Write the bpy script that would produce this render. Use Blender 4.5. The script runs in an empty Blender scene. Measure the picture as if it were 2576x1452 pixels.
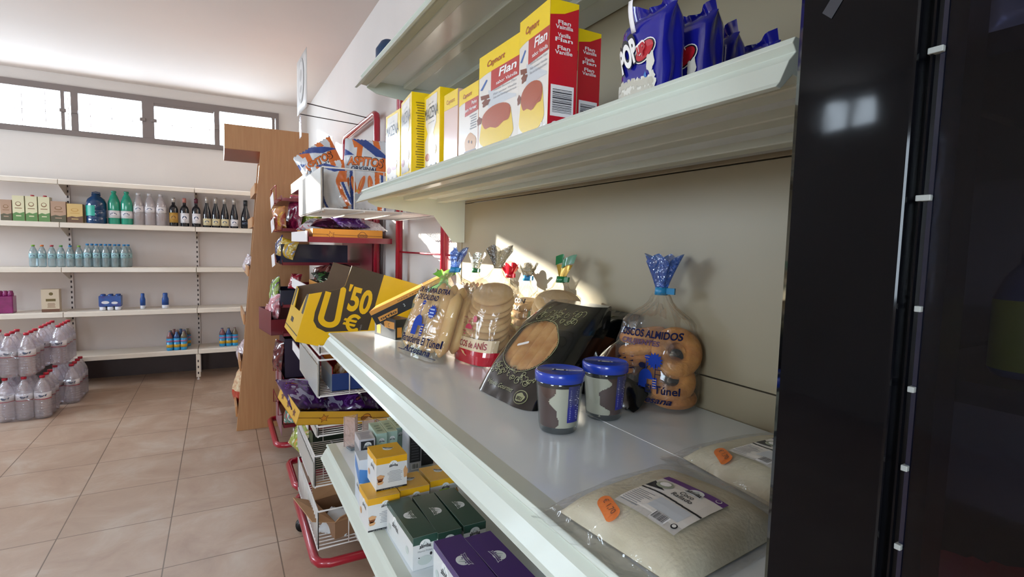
import bpy, bmesh, math, random
from mathutils import Vector, Matrix, Euler, noise
random.seed(7)
PI = math.pi
sc = bpy.context.scene
C = sc.collection
# ------------------------------------------------------------------ camera
cam_d = bpy.data.cameras.new('camera'); cam = bpy.data.objects.new('camera', cam_d); C.objects.link(cam)
cam_d.sensor_width = 36.0; cam_d.lens = 36.0 * 1319 / 2576; cam_d.clip_start = 0.02; cam_d.clip_end = 100
def cam_matrix(yaw, pitch, roll, h):
    y, p, r = map(math.radians, (yaw, pitch, roll))
    f = Vector((math.sin(y)*math.cos(p), math.cos(y)*math.cos(p), math.sin(p)))
    rt = Vector((math.cos(y), -math.sin(y), 0)); up = rt.cross(f)
    R = rt*math.cos(r) + up*math.sin(r); U = up*math.cos(r) - rt*math.sin(r)
    m = Matrix((R, U, -f)).transposed().to_4x4(); m.translation = (0, 0, h)
    return m
cam.matrix_world = cam_matrix(29.2, -4.5, 1.4, 1.4)
sc.camera = cam
# ------------------------------------------------------------------ world, sun, exposure
w = bpy.data.worlds.new('world'); sc.world = w; w.use_nodes = True
bg = w.node_tree.nodes['Background']
bg.inputs[0].default_value = (0.90, 0.95, 1.0, 1); bg.inputs[1].default_value = 20.0
sd = bpy.data.lights.new('sun', 'SUN'); sd.energy = 45; sd.angle = 0.0093; sd.color = (1, 0.86, 0.68)
sun = bpy.data.objects.new('sun', sd); C.objects.link(sun)
sun_dir = Vector((0.56, -1.0, -0.262)).normalized()
sun.rotation_euler = sun_dir.to_track_quat('-Z', 'Y').to_euler()
sun.location = (-3, 9, 4)
def portal(name, loc, rot, sx, sy):
    d = bpy.data.lights.new(name, 'AREA'); d.shape = 'RECTANGLE'; d.size = sx; d.size_y = sy; d.cycles.is_portal = True
    o = bpy.data.objects.new(name, d); C.objects.link(o); o.location = loc; o.rotation_euler = rot
portal('window_portal', (-.94, 6.66, 2.58), (PI/2, 0, PI), 3.1, 0.43)
portal('side_fill_window_portal', (-4.37, 5.0, 2.05), (PI/2, 0, -PI/2), 2.4, 1.1)  # portal for the unseen side window added to light the far end
portal('near_fill_window_portal', (-4.37, -1.2, 1.7), (PI/2, 0, -PI/2), 1.3, 1.4)  # portal for the unseen near window added as fill
portal('back_fill_window_portal', (-1.6, -2.67, 1.6), (PI/2, 0, 0), 1.0, 1.2)  # portal for the added window behind the camera
sc.view_settings.view_transform = 'Standard'; sc.view_settings.look = 'None'
sc.view_settings.exposure = 0.22; sc.view_settings.gamma = 1.0; sc.view_settings.use_curve_mapping = False
sc.cycles.transparent_max_bounces = 24
sc.cycles.max_bounces = 8; sc.cycles.diffuse_bounces = 5; sc.cycles.caustics_reflective = False; sc.cycles.caustics_refractive = False
sc.cycles.sample_clamp_indirect = 6

# ------------------------------------------------------------------ materials
def lin(h):
    if isinstance(h, str):
        h = h.lstrip('#'); h = [int(h[i:i+2], 16)/255 for i in (0, 2, 4)]
    return tuple((c/12.92 if c <= 0.04045 else ((c+0.055)/1.055)**2.4) for c in h) + (1,)
MATS = {}
def M(name, col, rough=0.5, metal=0.0, spec=0.5, coat=0.0, var=0.0, vscale=8, col2=None, bump=0.0, bscale=60, kind='noise', trans=0.0, sheen=0, stretch=None):
    if name in MATS: return MATS[name]
    m = bpy.data.materials.new(name); m.use_nodes = True; nt = m.node_tree; b = nt.nodes['Principled BSDF']
    c = lin(col)
    b.inputs['Base Color'].default_value = c; b.inputs['Roughness'].default_value = rough; b.inputs['Metallic'].default_value = metal
    b.inputs['Specular IOR Level'].default_value = spec; b.inputs['Coat Weight'].default_value = coat; b.inputs['Coat Roughness'].default_value = 0.08
    b.inputs['Transmission Weight'].default_value = trans
    tc = nt.nodes.new('ShaderNodeTexCoord'); mp = nt.nodes.new('ShaderNodeMapping'); nt.links.new(tc.outputs['Object'], mp.inputs[0])
    if stretch: mp.inputs['Scale'].default_value = stretch
    if var or col2:
        n = nt.nodes.new('ShaderNodeTexNoise'); n.inputs['Scale'].default_value = vscale; n.inputs['Detail'].default_value = 5
        nt.links.new(mp.outputs[0], n.inputs['Vector'])
        r = nt.nodes.new('ShaderNodeValToRGB'); nt.links.new(n.outputs[0], r.inputs[0]); nt.links.new(r.outputs[0], b.inputs['Base Color'])
        r.color_ramp.elements[0].position = 0.35; r.color_ramp.elements[1].position = 0.68
        if col2: a, d = c, lin(col2)
        else: a = tuple(x*(1-var) for x in c[:3]) + (1,); d = tuple(min(1, x*(1+var)) for x in c[:3]) + (1,)
        r.color_ramp.elements[0].color = a; r.color_ramp.elements[1].color = d
    if bump:
        n = nt.nodes.new('ShaderNodeTexNoise'); n.inputs['Scale'].default_value = bscale; n.inputs['Detail'].default_value = 3
        nt.links.new(mp.outputs[0], n.inputs['Vector'])
        bn = nt.nodes.new('ShaderNodeBump'); bn.inputs['Strength'].default_value = bump; bn.inputs['Distance'].default_value = 0.004
        nt.links.new(n.outputs[0], bn.inputs['Height']); nt.links.new(bn.outputs[0], b.inputs['Normal'])
    MATS[name] = m; return m
def film(name, tint='#ffffff', haze=0.06, gloss=0.12, bump=0.5, bscale=28, rough=0.06, hazecol=None):
    if name in MATS: return MATS[name]
    m = bpy.data.materials.new(name); m.use_nodes = True; nt = m.node_tree; nt.nodes.clear()
    out = nt.nodes.new('ShaderNodeOutputMaterial'); tr = nt.nodes.new('ShaderNodeBsdfTransparent'); tr.inputs[0].default_value = lin(tint)
    gl = nt.nodes.new('ShaderNodeBsdfGlossy'); gl.inputs['Roughness'].default_value = rough
    df = nt.nodes.new('ShaderNodeBsdfDiffuse'); df.inputs[0].default_value = lin(hazecol or tint)
    m1 = nt.nodes.new('ShaderNodeMixShader'); m1.inputs[0].default_value = haze; nt.links.new(tr.outputs[0], m1.inputs[1]); nt.links.new(df.outputs[0], m1.inputs[2])
    fr = nt.nodes.new('ShaderNodeLayerWeight'); fr.inputs['Blend'].default_value = 0.35
    mul = nt.nodes.new('ShaderNodeMath'); mul.operation = 'MULTIPLY_ADD'; mul.inputs[1].default_value = 0.3; mul.inputs[2].default_value = gloss; nt.links.new(fr.outputs['Fresnel'], mul.inputs[0])
    m2 = nt.nodes.new('ShaderNodeMixShader'); nt.links.new(mul.outputs[0], m2.inputs[0]); nt.links.new(m1.outputs[0], m2.inputs[1]); nt.links.new(gl.outputs[0], m2.inputs[2])
    tc = nt.nodes.new('ShaderNodeTexCoord'); n = nt.nodes.new('ShaderNodeTexNoise'); n.inputs['Scale'].default_value = bscale; n.inputs['Detail'].default_value = 2; n.inputs['Distortion'].default_value = 1.2
    nt.links.new(tc.outputs['Object'], n.inputs['Vector']); bn = nt.nodes.new('ShaderNodeBump'); bn.inputs['Strength'].default_value = bump; bn.inputs['Distance'].default_value = 0.01
    nt.links.new(n.outputs[0], bn.inputs['Height']); nt.links.new(bn.outputs[0], gl.inputs['Normal']); nt.links.new(bn.outputs[0], fr.inputs['Normal'])
    nt.links.new(m2.outputs[0], out.inputs[0]); MATS[name] = m; return m

def foil(name, cols, scale=14, rough=.2):
    if name in MATS: return MATS[name]
    m = M(name, cols[0], rough, coat=.6, bump=.2, bscale=30); nt = m.node_tree; b = nt.nodes['Principled BSDF']
    tc = nt.nodes.new('ShaderNodeTexCoord'); n = nt.nodes.new('ShaderNodeTexNoise'); n.inputs['Scale'].default_value = scale; n.inputs['Detail'].default_value = 1.5; n.inputs['Distortion'].default_value = 1.4
    r = nt.nodes.new('ShaderNodeValToRGB'); r.color_ramp.interpolation = 'CONSTANT'; nt.links.new(tc.outputs['Object'], n.inputs['Vector']); nt.links.new(n.outputs[0], r.inputs[0]); nt.links.new(r.outputs[0], b.inputs['Base Color'])
    e = r.color_ramp.elements; e[0].position = 0; e[0].color = lin(cols[0]); e[1].position = .54; e[1].color = lin(cols[1])
    for k, c in enumerate(cols[2:]): q = e.new(.60+.05*k); q.color = lin(c)
    q = e.new(.40); q.color = lin(cols[0]); e[0].color = lin(cols[-1])
    return m
WALL = M('wall_plaster', '#d2cbc5', 0.75, var=0.03, vscale=1.5, bump=0.08, bscale=90)
CEIL = M('ceiling_plaster', '#dad0c9', 0.8, var=0.02, vscale=1.2)
ENAMEL = M('cream_enamel', '#c8d0c5', 0.33, coat=0.15, var=0.02, vscale=4)
FARLIP = M('warm_cream_enamel', '#e6ddcf', 0.4, coat=0.1, var=0.02, vscale=4)
SHELFTOP = M('pale_grey_enamel', '#e0e9ee', 0.2, coat=0.3, var=0.02, vscale=3)
PANEL = M('beige_panel', '#968b73', 0.4, var=0.025, vscale=2)
FARPANEL = M('rack_back_panel', '#d9cfca', 0.5, var=0.02, vscale=3)
SLOT = M('dark_slot', '#3a2f2f', 0.6)
DARK = M('dark_plinth', '#3a2b2b', 0.5, var=0.1, vscale=6)
FRAME = M('bronze_window_frame', '#766b67', 0.4, metal=0.1)
GLASS = film('window_glass', '#f4faff', haze=0.02, gloss=0.03, bump=0)
WOODM = M('beech_veneer', '#bb8b5f', 0.38, col2='#c39568', vscale=5, stretch=(14, 14, 0.8), bump=0.03, bscale=30)
WOODR = M('red_brown_veneer', '#9a5c4a', 0.4)
RED = M('red_lacquer', '#a3122c', 0.28, coat=0.6)
REDT = M('red_sheet_metal', '#7e1a2c', 0.35, coat=0.3)
WIRE = M('white_wire', '#dedbd8', 0.3, coat=0.3)
WIRER = M('red_wire', '#8f1d2c', 0.35)
BLKG = M('black_gloss', '#07080c', 0.06, spec=0.22, bump=0.12, bscale=9, var=0.15, vscale=14)
BLK = M('black_plastic', '#0c0b0f', 0.35)
WHITE = M('white_card', '#eceae8', 0.35)
PAPER = M('price_paper', '#f3f0f2', 0.4)
YEL = M('yellow_print', '#f0cf12', 0.22, coat=0.5); YELD = M('amber_card', '#d6a516', 0.4)
REDP = M('red_print', '#c3202c', 0.22, coat=0.5); INK = M('black_ink', '#15151a', 0.4); NAVY = M('navy_ink', '#1d2f7d', 0.4)
GREY = M('grey_print', '#8a8d92', 0.4); LGREY = M('light_grey_print', '#c2c6ca', 0.35)
CARD = M('brown_card', '#8d6a4e', 0.7, var=0.06, vscale=12); CARDIN = M('grey_brown_card', '#6b5a49', 0.75, var=0.06, vscale=15)
CREAM = M('cream_print', '#ece7da', 0.22, coat=0.6)

# ------------------------------------------------------------------ mesh builder
TXT = {}
def glyphs(s, bold=0.0, shear=0.0):
    k = (s, bold, shear)
    if k in TXT: return TXT[k]
    cu = bpy.data.curves.new('lettering', 'FONT'); cu.body = s; cu.size = 1.0; cu.offset = bold; cu.shear = shear; cu.resolution_u = 4
    o = bpy.data.objects.new('lettering', cu); C.objects.link(o)
    dg = bpy.context.evaluated_depsgraph_get(); ev = o.evaluated_get(dg); me = ev.to_mesh()
    vs = [(v.co.x, v.co.y) for v in me.vertices]; fs = [tuple(p.vertices) for p in me.polygons]
    ev.to_mesh_clear(); bpy.data.objects.remove(o); bpy.data.curves.remove(cu)
    if vs:
        x0 = min(v[0] for v in vs); x1 = max(v[0] for v in vs); y0 = min(v[1] for v in vs); y1 = max(v[1] for v in vs)
    else: x0 = x1 = y0 = y1 = 0
    vs = [((x-x0), (y-y0)) for x, y in vs]
    TXT[k] = (vs, fs, x1-x0, y1-y0); return TXT[k]

class MB:
    def __init__(s): s.v = []; s.f = []; s.m = []; s.sm = []; s.mats = []; s.X = Matrix.Identity(4); s.fn = None
    def mi(s, m):
        if m not in s.mats: s.mats.append(m)
        return s.mats.index(m)
    def pt(s, p):
        p = s.X @ Vector(p)
        if s.fn: p = Vector(s.fn(p))
        s.v.append(p); return len(s.v)-1
    def face(s, idx, m, smooth=False): s.f.append(tuple(idx)); s.m.append(s.mi(m)); s.sm.append(smooth)
    def poly(s, pts, m, smooth=False): s.face([s.pt(p) for p in pts], m, smooth)
    def box(s, x0, x1, y0, y1, z0, z1, m, mt=None):
        i = [s.pt(p) for p in ((x0,y0,z0),(x1,y0,z0),(x1,y1,z0),(x0,y1,z0),(x0,y0,z1),(x1,y0,z1),(x1,y1,z1),(x0,y1,z1))]
        for n, q in enumerate(((3,2,1,0),(4,5,6,7),(0,1,5,4),(1,2,6,5),(2,3,7,6),(3,0,4,7))):
            s.face([i[k] for k in q], (mt or {}).get(n, m))     # 0 bottom 1 top 2 front(-y) 3 right(+x) 4 back 5 left
    def cbox(s, c, d, m, mt=None): s.box(c[0]-d[0]/2, c[0]+d[0]/2, c[1]-d[1]/2, c[1]+d[1]/2, c[2]-d[2]/2, c[2]+d[2]/2, m, mt)
    def ring(s, c, ux, uy, r, n): return [s.pt(c+ux*(r*math.cos(2*PI*k/n))+uy*(r*math.sin(2*PI*k/n))) for k in range(n)]
    def tube(s, pts, r, m, n=8, close=False, cap=True):
        pts = [Vector(p) for p in pts]; rs = r if isinstance(r, (list, tuple)) else [r]*len(pts)
        prev = None; rings = []; L = len(pts)
        for k, p in enumerate(pts):
            if close: t = pts[(k+1) % L]-pts[k-1]
            else: t = pts[min(k+1, L-1)]-pts[max(k-1, 0)]
            if t.length < 1e-9: t = Vector((0, 0, 1))
            t.normalize()
            if prev is None:
                a = Vector((0, 0, 1)) if abs(t.z) < 0.9 else Vector((1, 0, 0)); ux = t.cross(a).normalized()
            else:
                ux = prev - t*prev.dot(t); ux.normalize()
            prev = ux; uy = t.cross(ux); rings.append(s.ring(p, ux, uy, rs[k], n))
        for a in range(L if close else L-1):
            A, B = rings[a], rings[(a+1) % L]
            for k in range(n): s.face((A[k], A[(k+1) % n], B[(k+1) % n], B[k]), m, True)
        if cap and not close: s.face(rings[0][::-1], m); s.face(rings[-1], m)
    def lathe(s, prof, m, n=20, c=(0, 0), mf=None, ribs=0):
        R = []
        for j, (r, z) in enumerate(prof): R.append([s.pt((c[0]+r*math.cos(2*PI*k/n), c[1]+r*math.sin(2*PI*k/n), z)) for k in range(n)])
        for j in range(len(prof)-1):
            mm = mf(j) if mf else m
            for k in range(n): s.face((R[j][k], R[j][(k+1) % n], R[j+1][(k+1) % n], R[j+1][k]), mm, True)
        if prof[0][0] > 1e-4: s.face(R[0][::-1], mf(0) if mf else m)
        if prof[-1][0] > 1e-4: s.face(R[-1], mf(len(prof)-2) if mf else m)
    def grid(s, fn, nu, nv, m, smooth=True, mf=None, wrapu=False):
        I = [[s.pt(fn(i/nu, j/nv)) for i in range(nu+(0 if wrapu else 1))] for j in range(nv+1)]
        for j in range(nv):
            for i in range(nu):
                i2 = (i+1) % nu if wrapu else i+1
                s.face((I[j][i], I[j][i2], I[j+1][i2], I[j+1][i]), mf((i+.5)/nu, (j+.5)/nv) if mf else m, smooth)
        return I
    def extr(s, prof, axis, a0, a1, m, mf=None, closed=True):
        def P(q, a): return (a, q[0], q[1]) if axis == 'x' else ((q[0], a, q[1]) if axis == 'y' else (q[0], q[1], a))
        A = [s.pt(P(q, a0)) for q in prof]; B = [s.pt(P(q, a1)) for q in prof]; L = len(prof)
        for k in range(L if closed else L-1): s.face((A[k], A[(k+1) % L], B[(k+1) % L], B[k]), mf(k) if mf else m)
        if closed: s.face(A[::-1], m); s.face(B, m)
    def build(s, name, parent=None, bevel=0, solid=0, sub=0, loc=None):
        me = bpy.data.meshes.new(name); me.from_pydata([tuple(v) for v in s.v], [], s.f)
        for m in s.mats: me.materials.append(m)
        me.polygons.foreach_set('material_index', s.m); me.polygons.foreach_set('use_smooth', s.sm)
        if not s.fixn and False: pass
        o = bpy.data.objects.new(name, me); C.objects.link(o)
        if parent: o.parent = parent
        if loc: o.location = loc
        if solid: md = o.modifiers.new('solid', 'SOLIDIFY'); md.thickness = solid; md.offset = 0
        if bevel: md = o.modifiers.new('bevel', 'BEVEL'); md.width = bevel; md.segments = 2; md.limit_method = 'ANGLE'; md.angle_limit = 0.9
        return o
    fixn = True

class PR:       # print on a surface: fn(x, y, level) -> point
    def __init__(s, mb, fn): s.mb = mb; s.fn = fn; s.rot = None
    def p(s, x, y, l=1):
        if s.rot:
            cx, cy, a = s.rot; dx, dy = x-cx, y-cy; x = cx+dx*math.cos(a)-dy*math.sin(a); y = cy+dx*math.sin(a)+dy*math.cos(a)
        return s.fn(x, y, l+.6)
    def poly(s, pts, m, l=1): s.mb.poly([s.p(x, y, l) for x, y in pts], m)
    def rect(s, x0, y0, x1, y1, m, l=1, nx=1, ny=1):
        for i in range(nx):
            for j in range(ny):
                a, b = x0+(x1-x0)*i/nx, x0+(x1-x0)*(i+1)/nx; c, d = y0+(y1-y0)*j/ny, y0+(y1-y0)*(j+1)/ny
                s.poly([(a, c), (b, c), (b, d), (a, d)], m, l)
    def ell(s, cx, cy, rx, ry, m, l=1, n=20, a0=0, a1=2*PI, wob=0, seed=0):
        N = n if a1-a0 > 6.2 else n+1
        pts = []
        for k in range(N):
            a = a0+(a1-a0)*k/n; r = 1+wob*math.sin(5*a+seed)+wob*.6*math.cos(3*a+seed*2)
            pts.append((cx+rx*r*math.cos(a), cy+ry*r*math.sin(a)))
        s.poly(pts, m, l)
    def star(s, cx, cy, r, m, n=12, l=1, k=.7):
        s.poly([(cx+(r if i % 2 else r*k)*math.cos(PI*i/n), cy+(r if i % 2 else r*k)*math.sin(PI*i/n)) for i in range(2*n)], m, l)
    def text(s, t, x, y, h, m, l=2, al='C', wd=None, bold=0.0, shear=0.0, rot=0):
        vs, fs, W, H = glyphs(t, bold, shear)
        if not vs: return
        k = h/0.7; kx = k if wd is None else wd/W
        ox = x-(W*kx/2 if al == 'C' else (W*kx if al == 'R' else 0))
        sv = s.rot
        if rot: s.rot = (x, y, rot)
        idx = [s.mb.pt(s.p(ox+a*kx, y+b*k, l)) for a, b in vs]
        for f in fs: s.mb.face([idx[i] for i in f], m)
        s.rot = sv
    def lines(s, x, y0, y1, w, n, m, l=2, al='C', th=.45, rnd=.35, seed=3):
        r = random.Random(seed); st = (y1-y0)/n
        for i in range(n):
            ww = w*(1-rnd*r.random()); a = x-ww/2 if al == 'C' else (x-ww if al == 'R' else x)
            s.rect(a, y0+st*i, a+ww, y0+st*(i+th), m, l)
    def barcode(s, x0, y0, x1, y1, l=2, seed=1, vert=False):
        s.rect(x0, y0, x1, y1, WHITE, l); r = random.Random(seed); m = (x1-x0)*.08; t = (y1-y0)*.06
        if vert:
            y = y0+t*2
            while y < y1-t*2:
                w = (y1-y0)*r.choice((.012, .02, .035)); s.rect(x0+m, y, x1-m, y+w, INK, l+1); y += w+(y1-y0)*r.choice((.014, .022, .03))
        else:
            x = x0+m
            while x < x1-m:
                w = (x1-x0)*r.choice((.012, .02, .035)); s.rect(x, y0+t*3, x+w, y1-t, INK, l+1); x += w+(x1-x0)*r.choice((.014, .022, .03))
    def emblem(s, x, y, r, rot=0, dark=INK, l=2):   # pale dome over a dark banner
        sv = s.rot; s.rot = (x, y, rot) if not sv else sv
        s.ell(x, y+r*.25, r, r*.8, M('emblem_white', '#e8ecec', .4), l, 18)
        s.poly([(x-r*.55, y+r*.0), (x-r*.05, y+r*.8), (x+.02*r, y+r*.75), (x-r*.3, y+r*.05)], M('emblem_grey', '#9fb0b0', .4), l+1)
        s.poly([(x+r*.1, y+r*.1), (x+r*.2, y+r*.6), (x+r*.3, y+r*.1)], M('emblem_grey', '#9fb0b0', .4), l+1)
        s.ell(x+r*.45, y+r*.12, r*.12, r*.12, dark, l+1, 8); s.ell(x-r*.65, y+r*.12, r*.12, r*.12, dark, l+1, 8)
        s.poly([(x-r*1.35, y-r*.62), (x-r*1.1, y-r*.3), (x-r*1.2, y+r*.02), (x, y+r*.08), (x+r*1.2, y+r*.02), (x+r*1.1, y-r*.3), (x+r*1.35, y-r*.62), (x, y-r*.42)], M('emblem_white', '#e8ecec', .4), l+1)
        s.poly([(x-r*1.2, y-r*.54), (x-r*1.0, y-r*.3), (x-r*1.08, y-r*.03), (x, y+.02*r), (x+r*1.08, y-r*.03), (x+r*1.0, y-r*.3), (x+r*1.2, y-r*.54), (x, y-r*.36)], dark, l+2)
        s.text('LA BARRACA', x, y-r*.3, r*.2, M('emblem_white', '#e8ecec', .4), l+3, wd=r*1.8)
        s.rot = sv

def face(mb, side, w, d, h, z0=0):
    e0 = 0.00022
    e = e0
    if side == 'front': return PR(mb, lambda x, y, l: (x-w/2, -d/2-e*l, z0+y))
    if side == 'back': return PR(mb, lambda x, y, l: (w/2-x, d/2+e*l, z0+y))
    if side == 'right': return PR(mb, lambda x, y, l: (w/2+e*l, x-d/2, z0+y))
    if side == 'left': return PR(mb, lambda x, y, l: (-w/2-e*l, d/2-x, z0+y))
    if side == 'top': return PR(mb, lambda x, y, l: (x-w/2, y-d/2, z0+h+e*l))

def E(name, label, cat, loc=(0, 0, 0), rz=0.0, group=None, rot=None):
    o = bpy.data.objects.new(name, None); C.objects.link(o); o.empty_display_size = 0.05
    o.location = loc; o.rotation_euler = rot if rot else (0, 0, rz)
    o['label'] = label; o['category'] = cat
    if group: o['group'] = group
    return o
def T(o, label, cat, group=None, loc=None, rz=None, rot=None, kind=None):
    o['label'] = label; o['category'] = cat
    if group: o['group'] = group
    if kind: o['kind'] = kind
    if loc is not None: o.location = loc
    if rz is not None: o.rotation_euler = (0, 0, rz)
    if rot is not None: o.rotation_euler = rot
    return o
def S(o): o['kind'] = 'structure'; return o
def kids(o): return [c for c in bpy.data.objects if c.parent == o]
def dup(o, loc=None, rz=None, label=None, parent=None):
    c = o.copy(); C.objects.link(c)
    if parent: c.parent = parent
    if loc is not None: c.location = loc
    if rz is not None: c.rotation_euler = (c.rotation_euler[0], c.rotation_euler[1], rz)
    if label: c['label'] = label
    for k in kids(o): dup(k, parent=c)
    return c
R = math.radians
WX = 0.90      # wall on the right
FY = 6.50      # far wall
CZ = 2.92
# ================================================================== ROOM
def floor_mat():
    m = bpy.data.materials.new('stone_tile_floor'); m.use_nodes = True; nt = m.node_tree; b = nt.nodes['Principled BSDF']
    tc = nt.nodes.new('ShaderNodeTexCoord'); mp = nt.nodes.new('ShaderNodeMapping'); nt.links.new(tc.outputs['Object'], mp.inputs[0])
    mp.inputs['Location'].default_value = (-0.216, -0.19, 0); mp.inputs['Rotation'].default_value = (0, 0, 0)
    br = nt.nodes.new('ShaderNodeTexBrick'); nt.links.new(mp.outputs[0], br.inputs['Vector']); br.offset = 0.0
    br.inputs['Scale'].default_value = 1.0; br.inputs['Brick Width'].default_value = 0.449; br.inputs['Row Height'].default_value = 0.476
    br.inputs['Mortar Size'].default_value = 0.0028; br.inputs['Mortar Smooth'].default_value = 0.2
    br.inputs['Color1'].default_value = (.35, .35, .35, 1); br.inputs['Color2'].default_value = (.65, .65, .65, 1)
    n = nt.nodes.new('ShaderNodeTexNoise'); n.inputs['Scale'].default_value = 3.2; n.inputs['Detail'].default_value = 8; n.inputs['Roughness'].default_value = .62; n.inputs['Distortion'].default_value = .6
    nt.links.new(tc.outputs['Object'], n.inputs['Vector'])
    r = nt.nodes.new('ShaderNodeValToRGB'); nt.links.new(n.outputs[0], r.inputs[0])
    e = r.color_ramp.elements; e[0].position = .3; e[0].color = lin('#a88c78'); e[1].position = .72; e[1].color = lin('#c6b6a6'); q = e.new(.52); q.color = lin('#b89f8a')
    v = nt.nodes.new('ShaderNodeTexNoise'); v.inputs['Scale'].default_value = 6; v.inputs['Detail'].default_value = 6; v.inputs['Distortion'].default_value = 2.5
    nt.links.new(tc.outputs['Object'], v.inputs['Vector'])
    r2 = nt.nodes.new('ShaderNodeValToRGB'); e2 = r2.color_ramp.elements; e2[0].position = .68; e2[0].color = (0, 0, 0, 1); e2[1].position = .76; e2[1].color = (.35, .35, .35, 1); nt.links.new(v.outputs[0], r2.inputs[0])
    mx = nt.nodes.new('ShaderNodeMixRGB'); mx.inputs['Color2'].default_value = lin('#cdbfae'); nt.links.new(r2.outputs[0], mx.inputs['Fac']); nt.links.new(r.outputs[0], mx.inputs['Color1'])
    ov = nt.nodes.new('ShaderNodeMixRGB'); ov.blend_type = 'OVERLAY'; ov.inputs['Fac'].default_value = .12; nt.links.new(mx.outputs[0], ov.inputs['Color1']); nt.links.new(br.outputs['Color'], ov.inputs['Color2'])
    m3 = nt.nodes.new('ShaderNodeMixRGB'); nt.links.new(br.outputs['Fac'], m3.inputs['Fac']); nt.links.new(ov.outputs[0], m3.inputs['Color1']); m3.inputs['Color2'].default_value = lin('#75604f')
    nt.links.new(m3.outputs[0], b.inputs['Base Color']); b.inputs['Roughness'].default_value = .38
    bn = nt.nodes.new('ShaderNodeBump'); bn.inputs['Strength'].default_value = .15; bn.inputs['Distance'].default_value = .003; nt.links.new(n.outputs[0], bn.inputs['Height']); nt.links.new(bn.outputs[0], b.inputs['Normal'])
    return m
X0, Y0 = -4.3, -2.6
b = MB(); b.box(X0-.2, WX+.2, Y0-.2, FY+.2, -.1, 0, floor_mat()); S(b.build('floor'))
b = MB(); b.box(X0-.2, WX+.2, Y0-.2, FY+.2, CZ, CZ+.1, CEIL); S(b.build('ceiling'))
b = MB(); b.box(WX, WX+.15, Y0-.2, FY+.2, 0, CZ, WALL); S(b.build('wall_right'))
WZ0, WZ1, WXA, WXB = 2.375, 2.80, -2.48, .60
b = MB()
b.box(X0, WX, FY, FY+.2, 0, WZ0, WALL); b.box(X0, WX, FY, FY+.2, WZ1, CZ, WALL)
b.box(WXB, WX, FY, FY+.2, WZ0, WZ1, WALL); b.box(X0, WXA, FY, FY+.2, WZ0, WZ1, WALL); S(b.build('wall_far'))
b = MB()   # left wall with windows outside the frame; near and far ones added for daylight
for y0_, y1_, z0_, z1_ in ((Y0-.2, -1.85, 0, CZ), (-1.85, -.55, 0, 1.0), (-1.85, -.55, 2.4, CZ), (-.55, 2.5, 0, CZ), (2.5, 3.05, 0, 2.5), (2.5, 3.05, 2.86, CZ), (3.05, 3.8, 0, CZ), (3.8, 6.2, 0, 1.5), (3.8, 6.2, 2.6, CZ), (6.2, FY+.2, 0, CZ)):
    b.box(X0-.15, X0, y0_, y1_, z0_, z1_, WALL)
S(b.build('wall_left'))
b = MB()
for x0_, x1_, z0_, z1_ in ((X0, -2.1, 0, CZ), (-1.1, WX, 0, CZ), (-2.1, -1.1, 0, 1.0), (-2.1, -1.1, 2.2, CZ)): b.box(x0_, x1_, Y0-.15, Y0, z0_, z1_, WALL)
S(b.build('wall_back'))
b = MB(); b.box(X0, WX, FY-.012, FY, 0, .2, DARK); S(b.build('baseboard_far'))
# far window strip
wn = bpy.data.objects.new('window_1', None); C.objects.link(wn); S(wn); wn.location = (0, FY, WZ0)
b = MB(); H = WZ1-WZ0
def fr(x0, x1, z0, z1, y0=-.03, y1=.05): b.box(x0, x1, y0, y1, z0, z1, FRAME)
fr(WXA, WXB, -.02, .03); fr(WXA, WXB, H-.045, H+.015)
for x, wdt in ((-2.455, .05), (-1.85, .04), (-1.262, .028), (-1.175, .055), (-.60, .10), (.0, .05), (.545, .03), (.5845, .03)): fr(x-wdt/2, x+wdt/2, .0302, H-.0452, -.034, .054)
fr(-.549, -.026, H-.075, H-.0453, -.028, .048); b.build('window_frame', wn)
b = MB()
for x in (-1.85, -1.262, -1.175, -.645, -.552, .0, .545):      # latches
    b.cbox((x, -.035, H*.48), (.05, .02, .035), FRAME)
b.build('window_latch', wn, bevel=.006)
b = MB(); b.box(WXA, WXB, .02, .026, 0, H, GLASS); b.build('window_pane', wn)
b = MB()
for x in [WXA+.2+.17*i for i in range(17)]:                   # outside grille
    b.tube([(x, .17, 0), (x, .17, H)], .0035, FRAME, 6)
b.tube([(WXA, .17, H*.5), (WXB, .17, H*.5)], .0035, FRAME, 6)
b.build('window_grille', wn)
def simple_window(name, loc, rot, w_, h_, nx, grille=False):
    o = bpy.data.objects.new(name, None); C.objects.link(o); S(o); o.location = loc; o.rotation_euler = rot
    b = MB(); t = .04
    b.box(-w_/2, w_/2, -.03, .03, 0, t, FRAME); b.box(-w_/2, w_/2, -.03, .03, h_-t, h_, FRAME)
    for i in range(nx+1): x = -w_/2+t/2+(w_-t)*i/nx; b.box(x-t/2, x+t/2, -.03, .03, 0, h_, FRAME)
    b.build('window_frame', o)
    b = MB(); b.box(-w_/2, w_/2, -.004, .004, 0, h_, GLASS); b.build('window_pane', o)
simple_window('window_2', (X0-.08, 2.775, 2.5), (0, 0, -PI/2), .55, .36, 2)
simple_window('fill_window_3', (X0-.08, -1.2, 1.0), (0, 0, -PI/2), 1.3, 1.4, 2)  # unseen, added window; opening sized for fill daylight on the near shelves
simple_window('fill_window_4', (-1.6, Y0-.08, 1.0), (0, 0, 0), 1.0, 1.2, 1)  # added behind the camera, out of view, as a small daylight fill
simple_window('fill_window_5', (X0-.08, 5.0, 1.5), (0, 0, -PI/2), 2.4, 1.1, 3)  # unseen window added to brighten the far room and floor

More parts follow.
